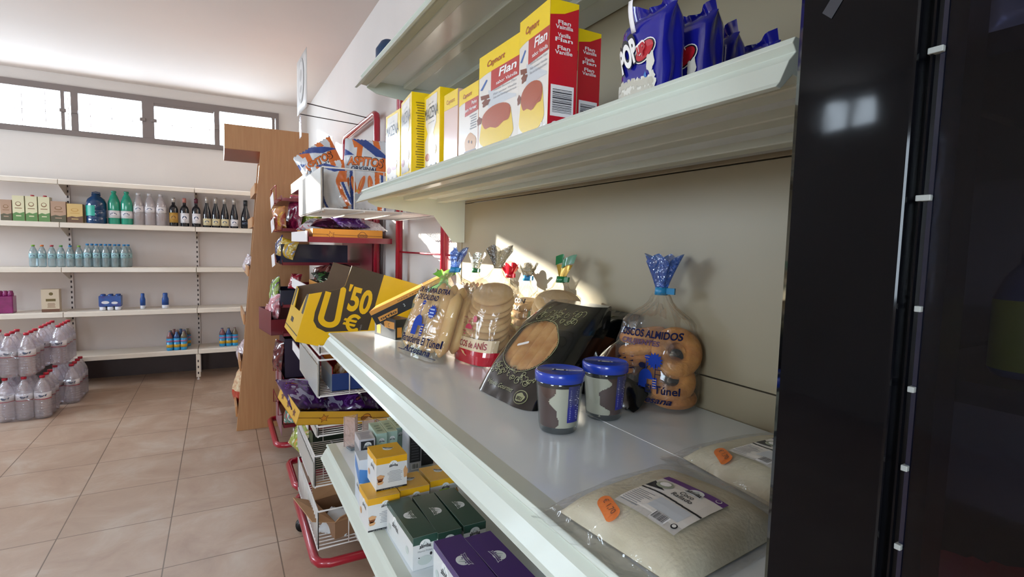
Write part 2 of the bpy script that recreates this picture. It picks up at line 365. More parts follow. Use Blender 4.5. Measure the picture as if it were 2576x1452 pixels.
# ================================================================== FAR WALL SHELVING
ZS = [1.90, 1.52, 1.12, .713, .30]
bayx = [-3.3, -2.27, -1.237, -.203, .46]
FRY = 6.06
def slots(b, x, y, z0, z1, st=.05):
    z = z0
    while z < z1: b.box(x-.006, x+.006, y-.0015, y, z, z+.022, SLOT); z += st
upr = E('wall_shelving', 'long cream metal shelving with slotted uprights under the high windows', 'shelving', (0, 0, 0))
for x in bayx[1:-1]:
    b = MB(); b.box(x-.015, x+.015, 6.39, 6.42, .0, 1.93, FARPANEL); slots(b, x, 6.39, .06, 1.9); b.build('upright', upr)
b = MB(); b.box(-2.27, .46, 6.425, 6.44, .22, 1.9, FARPANEL); b.build('back_panel', upr)
lv = ['topmost', 'second', 'third', 'fourth', 'lowest']; bn_ = ['far left', 'left', 'middle', 'right']
holds = {0: 'empty on top', 1: 'holding cartons and bottles', 2: 'holding small water bottles', 3: 'holding milk drinks', 4: 'just above the dark plinth'}
for i, z in enumerate(ZS):
    for j in range(1, 4):
        xa, xb = bayx[j]+.003, bayx[j+1]-.003
        w_ = (xb-xa)/2; b = MB(); b.box(-w_, w_, .0, .33, -.012, 0, FARLIP); t = b.build('shelf', upr, loc=((xa+xb)/2, FRY, z))
        b = MB(); b.extr([(0, .004), (-.012, -.004), (-.014, -.04), (0, -.044)], 'x', -w_, w_, FARLIP); b.build('price_lip', t)
        b = MB(); b.extr([(.02, -.013), (.335, -.013), (.335, -.12), (.28, -.12), (.02, -.04)], 'x', w_-.002, w_, FARLIP); b.build('bracket', t)
b = MB(); b.box(-.221, -.185, 6.02, 6.05, .03, .255, FARLIP); slots(b, -.203, 6.02, .06, .22, .06); b.lathe([(.012, 0), (.014, .01), (.006, .012), (.006, .03)], WHITE, 10, (-.203, 6.035))
b.build('leg', upr)

# --- bottles & cartons on the far wall
def lathe_part(name, par, prof, m, n=16, mf=None, z=0):
    b = MB(); b.lathe([(r, zz+z) for r, zz in prof], m, n, mf=mf); return b.build(name, par)
def bottle(name, label, cat, loc, Rr, H_, glass, cap, labm, group, kind='water', lz=(.42, .62)):
    o = E(name, label, cat, loc, group=group)
    if kind == 'water': prof = [(Rr*.8, 0), (Rr, .012), (Rr, H_*.62), (Rr*.97, H_*.68), (Rr*.62, H_*.84), (Rr*.34, H_*.92), (Rr*.32, H_*.95)]
    elif kind == 'wine': prof = [(Rr*.9, 0), (Rr, .01), (Rr, H_*.6), (Rr*.85, H_*.68), (Rr*.4, H_*.75), (Rr*.36, H_*.93), (Rr*.4, H_*.97)]
    else: prof = [(Rr*.9, 0), (Rr, .01), (Rr, H_*.42), (Rr*.8, H_*.56), (Rr*.42, H_*.74), (Rr*.36, H_*.9), (Rr*.36, H_*.97)]
    lathe_part('bottle_body', o, prof, glass)
    if kind == 'water': lathe_part('cap', o, [(Rr*.42, H_*.94), (Rr*.42, H_), (Rr*.38, H_+.002)], cap, 12)
    else: lathe_part('foil_cap', o, [(Rr*.44, H_*.8 if kind == 'cava' else H_*.84), (Rr*.44, H_*.99), (Rr*.3, H_)], cap, 12)
    b = MB(); e = Rr*1.012; b.lathe([(e, H_*lz[0]), (e, H_*lz[1])], labm, 16)
    P = PR(b, lambda x, y, l: ((e+.0004*l)*math.sin(x/e), -(e+.0004*l)*math.cos(x/e), y)); P.ell(0, H_*(lz[0]+lz[1])/2, Rr*.55, H_*(lz[1]-lz[0])*.2, M('label_mark_'+labm.name, '#4a5a78' if labm.name != 'kraft_label' else '#7b5a2a', .5), 1, 12)
    b.build('bottle_label', o); return o
PET = film('clear_pet', '#fbf8fa', haze=.30, gloss=.12, bump=.35, bscale=40, hazecol='#efe6ea')
PETB = film('bluish_pet', '#e2f0f4', haze=.34, gloss=.12, bump=.3, hazecol='#b7ccd0')
PETG = M('green_pet', '#2f9f84', .12, var=.15, vscale=12, coat=.5); PETN = M('navy_pet', '#123c66', .12, coat=.6)
WLAB = M('white_label', '#e9e6ea', .4); TEAL = M('teal_label', '#159a86', .4); KRAFT = M('kraft_label', '#b58a3e', .5); CRL = M('cream_label', '#ddd0a8', .5)
DKG = M('dark_bottle_glass', '#10131d', .08, coat=.8); CAPW = M('white_cap', '#d8d5d8', .4); CAPR = M('red_cap', '#b2303f', .4); CAPB = M('blue_cap', '#2f86c4', .4); CAPG = M('green_cap', '#7cb342', .4); CAPO = M('orange_cap', '#dd7d38', .4); FOILW = M('pale_foil', '#c8c0b8', .35, metal=.4); FOILR = M('wine_foil', '#5b1c2e', .35)
Z1, Z2, Z3, Z5 = 1.5205, 1.1205, .7135, .3005
def carton(name, label, loc, w_, d_, h_, base, rz=0, group=None, cat='carton', bevel=.0012, prints=None, gable=False, rot=None):
    b = MB(); b.box(-w_/2, w_/2, -d_/2, d_/2, 0, h_, base)
    if prints: prints(b, w_, d_, h_)
    o = b.build(name); T(o, label, cat, group, loc, rz, rot); return o
CGR = M('carton_green', '#5f8a4e', .4); CCR = M('carton_cream', '#ddd8b4', .4); CBR = M('carton_beige', '#b4957e', .5); CDK = M('carton_olive', '#5e5a46', .5)
def brik(b, w, d, h, top=CCR, bot=CGR, mark=M('brik_brown', '#8c6a4a', .5), spout=None):
    P = face(b, 'front', w, d, h); P.rect(0, 0, w, h*.3, bot, 1); P.poly([(0, h*.3), (w*.3, h*.36), (w*.6, h*.32), (w, h*.38), (w, h*.3)], bot, 1)
    P.ell(w/2, h*.68, w*.25, h*.09, mark, 1); P.ell(w/2, h*.69, w*.18, h*.06, top, 2); P.rect(w*.2, h*.5, w*.8, h*.53, mark, 1); P.rect(w*.28, h*.2, w*.72, h*.24, top, 2)
    if spout: b.lathe([(.014, h), (.014, h+.012), (.012, h+.014)], spout, 12, (0, 0))
def cart_far(n, x, w_, h_, top, bot, label, spout=None, z=Z1, mark=None):
    o = carton('drink_carton', label, (x, 6.20, z), w_, .09, h_, top, prints=lambda b, w, d, h: brik(b, w, d, h, top, bot, mark or M('brik_brown', '#8c6a4a', .5), spout), group='drink cartons on the second far shelf'); return o
cart_far(0, -1.614, .072, .185, CBR, CDK, 'beige and olive carton at the left edge of the second far shelf')
for x, sp, lb in ((-1.532, None, 'cream and green carton with plain top, left of the two spouted ones'), (-1.446, CAPR, 'cream and green carton with red spout, middle of the three'), (-1.360, CAPR, 'cream and green carton with red spout beside the taller beige one')):
    cart_far(0, x, .078, .225, CCR, CGR, lb, sp)
cart_far(0, -1.262, .106, .192, CBR, CDK, 'dull beige carton between green cartons and the shorter yellow one')
cart_far(0, -1.146, .112, .177, M('carton_straw', '#d8b878', .5), M('carton_earth', '#6f5340', .5), 'short straw yellow carton beside the navy drum bottle', mark=M('carton_straw_mark', '#c99b50', .5))
# big navy flask
o = E('flask_bottle', 'large round navy plastic bottle with a teal label', 'bottle', (-.995, 6.2, Z1))
b = MB(); b.lathe([(.068, 0), (.078, .012), (.078, .06), (.074, .065), (.078, .07), (.078, .12), (.074, .125), (.078, .13), (.078, .19), (.066, .23), (.03, .262), (.026, .27), (.026, .285)], PETN, 24); b.build('bottle_body', o)
b = MB(); b.tube([(-.03, 0, .262), (-.028, 0, .292), (0, 0, .297), (.028, 0, .292), (.03, 0, .262)], .005, PETN, 8); b.build('handle', o)
b = MB(); b.grid(lambda u, v: (.0795*math.sin(-1.3+u*1.3), -.0795*math.cos(-1.3+u*1.3), .075+.095*v), 10, 1, TEAL); b.build('bottle_label', o)
for x, lb in ((-.862, 'green plastic bottle next to the round navy bottle'), (-.765, 'green plastic bottle next to the clear bottles')):
    bottle('green_bottle', lb, 'bottle', (x, 6.2, Z1), .048, .315, PETG, PETG, WLAB, 'green bottles on the second far shelf', lz=(.2, .42))
for x, lb in ((-.672, 'clear bottle touching the green bottles'), (-.583, 'middle of three clear bottles on the second far shelf'), (-.492, 'clear bottle nearest the dark wine bottles')):
    bottle('clear_bottle', lb, 'bottle', (x, 6.2, Z1), .044, .308, PET, CAPW, WLAB, 'clear bottles on the second far shelf', lz=(.42, .6))
for x, lm, cp, lb in ((-.389, KRAFT, FOILW, 'dark bottle with pale cap and tall kraft label'), (-.297, WLAB, M('pink_foil', '#b9766c', .4), 'dark wine bottle with pinkish neck and white label'), (-.197, WLAB, FOILR, 'dark wine bottle with maroon neck and white label')):
    bottle('wine_bottle', lb, 'bottle', (x, 6.2, Z1), .038, .287, DKG, cp, lm, 'wine bottles on the second far shelf', 'wine', (.14, .48))
for x, lm, lb in ((-.104, CRL, 'sparkling wine bottle beside the maroon necked wine'), (-.026, CRL, 'second sparkling wine bottle from the left, cream label'), (.054, CRL, 'third sparkling wine bottle from the left, cream label'), (.140, WLAB, 'sparkling wine bottle with a greyish white label')):
    bottle('sparkling_wine_bottle', lb, 'bottle', (x, 6.2, Z1), .037, .312, DKG, FOILW, lm, 'sparkling wine bottles', 'cava', (.08, .3))
bottle('sparkling_wine_bottle', 'unlabelled dark bottle partly behind the wooden unit', 'bottle', (.246, 6.2, Z1), .044, .30, DKG, M('dark_foil', '#2a2c30', .4), M('dark_label', '#1c1f28', .4), 'sparkling wine bottles', 'cava', (.08, .3))
caps = [(CAPG, 'lime green'), (CAPO, 'orange'), (CAPR, 'red'), (M('green2_cap', '#5aa24c', .4), 'green'), (CAPB, 'blue'), (CAPG, 'lime green')]
for i, x in enumerate((-1.450, -1.390, -1.322, -1.258, -1.193, -1.130)):
    lbs = ['small water bottle with lime cap at the left end of its row', 'small water bottle with orange cap', 'small water bottle with a red cap', 'small water bottle with green cap right of the red one', 'small water bottle with blue cap among the coloured caps', 'small water bottle with lime cap next to blue capped row']
    bottle('small_water_bottle', lbs[i], 'bottle', (x, 6.17, Z2), .031, .196, PETB, caps[i][0], M('aqua_label', '#9fc6cc', .4), 'small water bottles on the third far shelf', lz=(.4, .62))
for i, x in enumerate((-1.066, -1.0, -.932, -.862, -.79)):
    for k in range(2):
        bottle('small_water_bottle', 'blue capped water bottle, %s of five, %s row' % (['first', 'second', 'third', 'fourth', 'last'][i], ['front', 'back'][k]), 'bottle', (x+k*.022, 6.16+k*.072, Z2), .031, .215, PETB, CAPB, M('aqua_label', '#9fc6cc', .4), 'small water bottles on the third far shelf', lz=(.4, .62))
# fourth shelf
PURP = M('purple_wrap', '#8a2468', .3, coat=.4, var=.2, vscale=20)
b = MB(); b.box(-.06, .06, -.05, .05, 0, .15, PURP)
for x in (-.035, .0, .035):
    b.lathe([(.022, .148), (.022, .17), (.017, .185), (.017, .196)], PURP, 10, (x, 0))
o = b.build('wrapped_multipack', bevel=.006); T(o, 'purple film wrapped drink pack at the left edge', 'multipack', loc=(-1.655, 6.19, Z3))
carton('flour_packet', 'cream paper packet with brown foot on the fourth far shelf', (-1.344, 6.19, Z3), .125, .08, .205, M('brik_cream2', '#d5c6ae', .6), cat='packet', prints=lambda b, w, d, h: (face(b, 'front', w, d, h).rect(0, 0, w, h*.13, M('earth_print', '#6e4a36', .5), 1), face(b, 'front', w, d, h).rect(w*.25, h*.47, w*.8, h*.58, M('olive_print', '#6a5a2e', .5), 1), face(b, 'front', w, d, h).ell(w*.55, h*.8, w*.12, h*.07, M('olive_print', '#6a5a2e', .5), 1), face(b, 'front', w, d, h).lines(w*.55, h*.2, h*.42, w*.5, 4, M('brik_brown', '#8c6a4a', .5))))
YB = M('yogurt_blue', '#1f4f9c', .35, var=.25, vscale=25); YW = M('yogurt_white', '#e0e2ea', .4)
def ydrink(b, x, y, h, r=.022): b.lathe([(r*.8, 0), (r, .008), (r, h*.22)], YW, 12, (x, y)); b.lathe([(r, h*.22), (r, h*.62), (r*.7, h*.78), (r*.72, h*.95), (r*.6, h)], YB, 12, (x, y))
b = MB()
for x in (-.058, -.0, .058):
    for y in (-.025, .025): ydrink(b, x, y, .15, .026)
b.box(-.084, .084, -.052, .052, .04, .135, M('yogurt_sleeve', '#1d5aa8', .35, col2='#3a2a78', vscale=14))
P = face(b, 'front', .168, .104, .1); P.ell(.05, .075, .03, .014, YW, 1); P.ell(.12, .07, .025, .012, YW, 1)
T(b.build('drinkable_yogurt_pack'), 'blue sleeved pack of yogurt drinks on the fourth far shelf', 'multipack', loc=(-.911, 6.19, Z3))
for x, r_, lb in ((-.661, .022, 'thin single blue yogurt drink bottle'), (-.477, .029, 'wider single blue yogurt drink bottle right of the thin one')):
    b = MB(); ydrink(b, 0, 0, .152, r_); T(b.build('yogurt_drink_bottle'), lb, 'bottle', 'single yogurt drinks', (x, 6.19, Z3))
SKY = M('sky_shrink_wrap', '#2f9ad0', .25, coat=.6, var=.2, vscale=18); SKYY = M('mustard_band', '#d0a52e', .35)
def juice_pack(loc, nx, ny, label):
    o = E('juice_multipack', label, 'multipack', loc, group='blue wrapped juice packs on the lowest far shelf'); b = MB()
    for i in range(nx):
        for j in range(ny):
            x = (i-(nx-1)/2)*.058; y = (j-(ny-1)/2)*.058
            b.lathe([(.028, 0), (.029, .01), (.029, .12)], SKY, 12, (x, y)); b.lathe([(.0292, .03), (.0292, .06)], SKYY, 12, (x, y)); b.lathe([(.0293, .085), (.0293, .1)], M('pink_mark', '#a86c9c', .4), 12, (x, y))
    b.build('wrapped_bottles', o); b = MB()
    for i in range(nx):
        for j in range(ny):
            x = (i-(nx-1)/2)*.058; y = (j-(ny-1)/2)*.058
            b.lathe([(.029, .12), (.022, .145), (.011, .165), (.012, .18), (.01, .182)], M('juice_top%d' % ((i+j) % 3), ('#8c5a5e', '#3a5f96', '#7c7460')[(i+j) % 3], .25), 12, (x, y))
    b.build('bottle_top', o)
juice_pack((-.385, 6.17, Z5), 3, 3, 'blue and mustard wrapped pack of juices, standing loose on lowest shelf'); juice_pack((-.36, 6.31, Z5), 3, 1, 'blue juice pack tucked behind the larger one'); juice_pack((.07, 6.2, Z5), 3, 2, 'blue and mustard juice pack near the wooden unit')

# --- packs of large water bottles on the floor
RCAP = M('red_screw_cap', '#c02238', .35)
proto = None
def water_pack(loc, nx, ny, label, rz=0):
    global proto
    o = E('water_bottle_pack', label, 'water pack', loc, rz, group='shrink wrapped water bottle packs on the floor')
    D = .107; R_ = .052
    for i in range(nx):
        for j in range(ny):
            x = (i-(nx-1)/2)*D; y = (j-(ny-1)/2)*D
            if proto is None:
                b = MB(); prof = [(R_*.8, 0), (R_, .012)]
                for k in range(6): prof += [(R_, .03+k*.02), (R_*.965, .035+k*.02), (R_, .04+k*.02)]
                prof += [(R_, .21), (R_*.93, .235), (R_*.5, .285), (R_*.3, .3), (R_*.28, .315)]
                b.lathe(prof, PET, 16); bt = b.build('water_bottle', o, loc=(x, y, 0))
                b = MB(); b.lathe([(.017, .312), (.018, .328), (.015, .33)], RCAP, 12); b.build('cap', bt)
                b = MB(); b.lathe([(R_*1.01, .155), (R_*1.01, .205)], WLAB, 16); b.lathe([(R_*1.012, .152), (R_*1.012, .158)], M('red_line', '#b0324a', .4), 16)
                P = PR(b, lambda xx, yy, l: ((R_*1.015+.0004*l)*math.sin(xx/R_), -(R_*1.015+.0004*l)*math.cos(xx/R_), yy)); P.poly([(-.035, .17), (-.01, .19), (.01, .183), (.035, .192), (.03, .176), (0, .17)], M('label_blue', '#56627c', .5), 1); b.build('bottle_label', bt)
                proto = bt
            else: dup(proto, loc=(x, y, 0), parent=o)
    wx, wy = nx*D/2+.003, ny*D/2+.003; b = MB()
    def fw(u, v):
        a = u*2*PI; q = 5; c, s_ = math.cos(a), math.sin(a); rr = (abs(c)**q+abs(s_)**q)**(-1/q)
        k = 1 if v < .75 else 1-(v-.75)*1.6; n_ = .004*noise.noise((c*3, s_*3, v*6+loc[0]*9)); return (c*rr*wx*k+n_, s_*rr*wy*k+n_, .004+v*.29)
    b.grid(fw, 40, 10, film('shrink_film', '#f6f6fb', haze=.05, gloss=.06, bump=.8, bscale=14, rough=.12), wrapu=True); b.build('shrink_film', o)
    return o
water_pack((-1.315, 5.32, 0), 3, 3, 'water bottle pack on the floor at the left edge, front of the two')
water_pack((-1.16, 5.76, 0), 2, 4, 'water bottle pack on the floor behind and right, nearest the shelves')
water_pack((-1.40, 5.34, .334), 3, 3, 'upper water bottle pack stacked on the front floor pack')
water_pack((-1.235, 5.76, .334), 2, 4, 'upper water bottle pack stacked on the rear floor pack')
# ================================================================== GONDOLA (white shelving on the right)
GX = .742; GY0, GY1 = .208, 1.735
g = E('display_gondola', 'white and beige shop shelving unit along the right wall, filling the foreground', 'shelving', (0, 0, 0))
def shelf(name, label, z, fx, ya, yb, group, thick=.04, brk=True):
    b = MB(); b.box(fx+.012, GX-.004, ya, yb, z-.014, z, SHELFTOP); t = b.build('shelf', g, bevel=.001)
    b = MB()      # price-strip lip: flared moulded front with a ledge
    prof = [(fx+.03, z), (fx+.004, z+.001), (fx+.001, z-.004), (fx+.006, z-.010), (fx-.002, z-.018), (fx-.012, z-thick+.004), (fx-.016, z-thick), (fx-.010, z-thick-.001), (fx+.004, z-.028), (fx+.02, z-.03), (fx+.03, z-.014)]
    b.extr(prof, 'y', ya, yb, ENAMEL); b.build('price_lip', t, bevel=.0006)
    b = MB()      # folded underside: ribs
    b.box(fx+.02, fx+.045, ya+.004, yb-.004, z-.034, z-.012, ENAMEL); b.box(fx+.13, fx+.16, ya+.02, yb-.02, z-.026, z-.012, ENAMEL)
    b.box(GX-.11, GX-.08, ya+.02, yb-.02, z-.026, z-.012, ENAMEL); b.build('stiffening_rib', t, bevel=.002)
    if brk:
        for y in (yb-.004, ya+.004):
            b = MB(); pr = [(fx+.02, z-.014), (GX-.002, z-.014), (GX-.002, z-.155), (GX-.045, z-.155), (GX-.115, z-.068), (fx+.05, z-.05), (fx+.02, z-.036)]
            b.extr(pr, 'y', y-.0015, y+.0015, ENAMEL); b.lathe([(.003, 0), (.003, .001)], SLOT, 8, (0, 0)) if False else None
            b.build('bracket', t)
    return t
shelf('gondola_shelf', 'white shelf at eye level with flan and starch boxes and blue popcorn bags', 1.567, .388, .262, 1.675, 'white gondola shelves')
shelf('gondola_shelf', 'topmost white shelf, seen from underneath', 1.915, .385, .21, 1.675, 'white gondola shelves')
shelf('gondola_shelf', 'deep white shelf holding bread and biscuit bags and jars', 1.125, .285, GY0, 1.655, 'white gondola shelves', brk=False)
shelf('gondola_shelf', 'low white shelf holding infusion boxes', .775, .278, GY0, 1.66, 'white gondola shelves')
shelf('gondola_shelf', 'bottom white shelf close to the floor under the infusion boxes', .30, .275, GY0, 1.66, 'white gondola shelves', brk=False)
b = MB()
zz = [.12, .38, .775, 1.183, 1.545, 1.93, 2.2]
for k in range(len(zz)-1): b.box(GX, GX+.012, GY0, GY1-.045, zz[k]+.0012, zz[k+1]-.0012, PANEL)
b.build('back_panel', g, bevel=.0008)
for y in (GY1-.02, GY1-1.38):
    b = MB(); b.box(GX+.003 if y < 1 else GX-.002, GX+.045, y-.02, y+.02, 0, 2.22, PANEL)
    z = .1
    b.build('upright', g, bevel=.001)
b = MB(); b.box(.30, GX, GY0+.01, 1.64, 0, .1, ENAMEL); b.build('plinth', g)
b = MB(); b.box(.5335, .5345, .215, 1.60, 1.1250, 1.12545, WHITE); b.build('shelf_seam', g)
# ---- helper for pillow pouches (crisp bags)
def pouch(name, label, cat, loc, rot, w_, h_, t_, mf, group=None, crimp=.012, seed=0, decor=None, zig=True, nu=22, nv=26, parent=None):
    b = MB()
    def sh(sgn):
        def fn(u, v):
            a, c = u*2-1, v*2-1
            e = max(0, 1-abs(a)**2.4)**.65 * max(0, 1-abs(c)**3.2)**.75
            wr = .10*t_*noise.noise((a*3+seed, c*3.2, seed*2.1+sgn)) * (1 if e > .02 else 0)
            px = a*w_/2*(1-.05*(1-abs(c)**2)); edge = abs(c) > .97
            return (px, sgn*(e*t_/2+wr*min(1, e*2))-(.004*math.sin(a*40) if edge and zig else 0)+.02*t_*math.sin(c*9+seed)*(1-e), h_/2+c*h_/2+.012*h_*noise.noise((a*2, c*2, seed+5.))*abs(a))
        return fn
    for sgn in (-1, 1): b.grid(sh(sgn), nu, nv, None, mf=(lambda u, v, s_=sgn: mf(u, v, s_)))
    if decor:
        f = sh(-1)
        def fp(x, y, l): q = Vector(f(min(1, max(0, x/w_+.5)), min(1, max(0, y/h_)))); q.y -= .0006+.0005*l; return q
        decor(PR(b, fp))
    o = b.build(name)
    if parent: o.parent = parent; o.location = loc; o.rotation_euler = rot; return o
    return T(o, label, cat, group, loc, rot=rot)

# ---- black cooler (pouch() is defined first because the cooler holds two bags)
cb = E('drinks_cooler', 'tall glossy black drinks cooler cutting off the shelf on the right', 'fridge', (0, 0, 0))
b = MB(); CS = M('cooler_side', '#0b0b10', .2, coat=.5)
for bx in ((.335, .95, .172, .20, .08, 2.1), (.335, .95, -.62, -.592, .08, 2.1), (.92, .95, -.592, .172, .08, 2.1), (.335, .92, -.592, .172, .08, .14), (.335, .92, -.592, .172, 2.04, 2.1)): b.box(*bx, CS)
b.build('cabinet', cb)
for z in (1.515, 1.335, 1.06): 
    b = MB(); b.box(.345, .91, -.58, .168, z-.012, z, M('cooler_shelf', '#0e0d12', .5)); b.build('cooler_shelf', cb)
b = MB(); b.extr([(.30, .136), (.30, .196), (.304, .2005), (.34, .2005), (.34, .15), (.318, .146), (.316, .136)], 'z', .08, 2.1, BLKG); b.build('door_frame', cb, bevel=.0015)
b = MB(); b.box(.314, .336, .122, .146, .08, 2.1, BLK); b.box(.306, .309, .127, .129, .1, 2.05, M('gasket_edge', '#12172a', .15, coat=.4)); b.box(.3045, .3075, .1315, .1325, .1, 2.05, BLKG); b.build('gasket', cb)
for z in (1.500, 1.429, 1.374, 1.333, 1.292, 1.25, 1.21, 1.17):
    b = MB(); big = z > 1.4; b.box(.3035, .3075, .1270, .1335 if big else .1300, z-.0013, z+.0017, M('clip_white', '#989e9c', .4)); b.build('shelf_clip', cb, bevel=.0004)
DG = film('cooler_glass', '#b2b4c2', haze=.002, gloss=.01, bump=.05)
b = MB(); b.box(.305, .309, -.56, .126, .12, 2.05, DG); b.build('glass_door', cb)
b = MB(); b.lathe([(.014, 0), (.016, .004), (.016, .042), (.012, .054), (.006, .062), (.006, .07)], M('dim_blue_bottle', '#22406a', .3), 20, mf=lambda j: M('lime_label', '#9aa81e', .4) if j == 1 else M('dim_blue_bottle', '#22406a')); T(b.build('cooled_bottle'), 'small blue bottle with lime label, dim behind the cooler glass', 'bottle', loc=(.385, .110, 1.336))
pouch('cooled_bag', 'crimson glossy bag low behind the dark cooler glass', 'bag', (.375, .095, 1.062), (R(-8), 0, R(-55)), .10, .165, .04, lambda u, v, s_: M('crimson_bag', '#a8182a', .2, coat=.7), seed=2)
pouch('cooled_bag', 'greyish white bag at the top right corner behind the cooler glass', 'bag', (.385, .108, 1.516), (R(-8), 0, R(-50)), .07, .13, .04, lambda u, v, s_: M('pale_wrapper', '#b9b6b4', .3, coat=.3), seed=5)
b = MB(); P = PR(b, lambda x, y, l: (.2998, y, x)); b.poly([(.2996, .1850, 1.5360), (.2996, .1795, 1.5310), (.2996, .1690, 1.5460), (.2996, .1735, 1.5520)], M('tape_residue', '#2b2b31', .6)); b.build('tape_mark', cb)

# ================================================================== EYE-LEVEL SHELF
ZU = 1.5675
CARAMEL = M('caramel_print', '#a5451c', .25, coat=.5); CUST = M('custard_print', '#e3c23a', .25, coat=.5); WHT2 = M('glossy_white_print', '#e2ddd6', .22, coat=.6)
CINN = M('cinnamon_print', '#7a4330', .3)
def flan_print(b, w, d, h, dough=False, side=True):
    P = face(b, 'front', w, d, h)
    P.rect(0, 0, w, h, WHT2, 0)
    P.poly([(0, h), (0, h*.78)]+[(w*k/8, h*(.78+.0*k)+h*.02*math.sin(k*.7)) for k in range(1, 9)]+[(w, h)], YEL, 1)
    P.poly([(w*.33, h*.80), (w, h*.80), (w, h*.62), (w*.33, h*.60)], M('flan_red', '#b5302c', .25, coat=.5), 2)
    P.text('Cayfori' if False else 'Caynort', w*.45, h*.84, h*.055, CARAMEL, 4, wd=w*.45, bold=.02, shear=.3)
    if dough:
        P.text('Polvo', w*.93, h*.72, h*.05, WHITE, 4, al='R', bold=.02); P.text('para Hornear', w*.93, h*.64, h*.045, WHITE, 4, al='R', wd=w*.58, bold=.02)
        P.lines(w*.92, h*.4, h*.6, w*.35, 6, GREY, 2, 'R'); P.ell(w*.62, h*.2, w*.3, h*.15, M('cake_print', '#b88246', .3), 2, wob=.05); P.ell(w*.62, h*.12, w*.3, h*.09, M('choc_print', '#4a2a22', .3), 3, a0=PI, a1=2*PI)
        P.ell(w*.55, h*.24, w*.03, h*.02, M('choc_print', '#4a2a22', .3), 4); P.ell(w*.7, h*.22, w*.03, h*.02, M('choc_print', '#4a2a22', .3), 4)
        for k in range(5): P.ell(w*(.12+.07*k), h*(.05+.02*(k % 2)), w*.07, h*.035, M('choc_print', '#4a2a22', .3), 3)
    else:
        P.text('Flan', w*.95, h*.70, h*.075, WHITE, 4, al='R', wd=w*.42, bold=.025, shear=.15); P.text('sabor Vainilla', w*.97, h*.635, h*.032, WHITE, 4, al='R', wd=w*.5, bold=.01)
        for k, tx in enumerate(('Vanilla flavour Flan', 'Flan saveur Vanille', 'Flan mit Vanillegeschmack')): P.text(tx, w*.95, h*(.585-k*.04), h*.02, GREY, 3, al='R', wd=w*.55)
        P.poly([(w*.26, h*.44), (w*.95, h*.44), (w*.95, h*.46), (w*.28, h*.62), (w*.26, h*.62)], LGREY, 1)
        P.poly([(w*(.47-.36), h*.36)]+[(w*(.47-.43*math.cos(PI*k/16)), h*(.15-.12*math.sin(PI*k/16))) for k in range(17)]+[(w*(.47+.36), h*.36)], CUST, 2)
        P.ell(w*.47, h*.35, w*.36, h*.095, CARAMEL, 4, 24); P.poly([(w*.11, h*.355)]+[(w*(.47-.365*math.cos(PI*k/16)), h*(.31-.085*math.sin(PI*k/16)+.012*math.sin(k*1.3))) for k in range(17)]+[(w*.83, h*.355)], CARAMEL, 3)
        P.poly([(w*.05, h*.6), (w*.28, h*.58), (w*.3, h*.54), (w*.07, h*.555)], CINN, 2); P.ell(w*.2, h*.51, w*.1, h*.035, CINN, 3, wob=.2); P.poly([(w*.04, h*.66), (w*.2, h*.74), (w*.24, h*.73), (w*.1, h*.65)], M('spoon_blue', '#3f66a8', .3), 2); P.ell(w*.03, h*.35, w*.07, h*.04, CINN, 2, wob=.15)
        P.text('8', w*.83, h*.035, h*.045, WHITE, 4, bold=.02); P.rect(w*.88, h*.035, w*.97, h*.06, WHITE, 4); P.rect(w*.72, 0, w, h*.1, M('flan_red', '#b5302c', .25, coat=.5), 3) if False else None
    P = face(b, 'right', d, w, h)       # narrow side seen from the viewer: x runs along depth
    P = PR(b, lambda x, y, l: (w/2+.00018*l, x-d/2, y))
    P.rect(0, 0, d, h, REDP, 1); P.poly([(0, h), (0, h*.88), (d*.5, h*.905), (d, h*.965), (d, h)], YEL, 2)
    if side:
        for k, (a, c) in enumerate((('Flan', 'Vainilla'), ('Vanilla', 'Flan'), ('Flan', 'Vanille'))):
            P.text(a, d*.5, h*(.82-k*.095), h*.03, WHITE, 3, wd=d*.45, bold=.02); P.text(c, d*.5, h*(.785-k*.095), h*.03, WHITE, 3, wd=d*.62, bold=.02)
        P.barcode(d*.08, h*.12, d*.9, h*.36, 3, seed=4, vert=True)
        P.ell(d*.28, h*.055, d*.15, h*.028, WHITE, 3, 14); P.ell(d*.28, h*.055, d*.1, h*.02, REDP, 4, 14); P.ell(d*.72, h*.055, d*.15, h*.028, WHITE, 3, 14); P.ell(d*.72, h*.055, d*.1, h*.02, REDP, 4, 14)
def maiz_print(b, w, d, h):
    P = face(b, 'front', w, d, h); P.poly([(w*.12, h*.96), (w*.85, h*.96), (w*.8, h*.6), (w*.62, h*.48), (w*.8, h*.3), (w*.75, h*.05), (w*.1, h*.05), (w*.08, h*.4), (w*.25, h*.5), (w*.1, h*.62)], WHT2, 1)
    P.text('MAIZENA', w*.48, h*.68, h*.15, INK, 3, wd=w*.86, bold=.0)
    P.text('harina de maiz', w*.48, h*.62, h*.02, GREY, 3, wd=w*.4); P.text('Desde 1892', w*.45, h*.86, h*.022, GREY, 3, wd=w*.35)
    P.ell(w*.62, h*.26, w*.2, h*.085, M('berry_print', '#a33a50', .25, coat=.5), 3, wob=.03); P.ell(w*.25, h*.19, w*.14, h*.05, M('berry_print', '#a33a50', .25, coat=.5), 3)
    for x in (.2, .5, .8): P.ell(w*x, h*.07, w*.05, h*.018, GREY, 3, 10)
    P = PR(b, lambda x, y, l: (w/2+.00018*l, x-d/2, y)); P.lines(d*.5, h*.08, h*.9, d*.6, 26, M('olive_ink', '#8a7410', .4), 2)
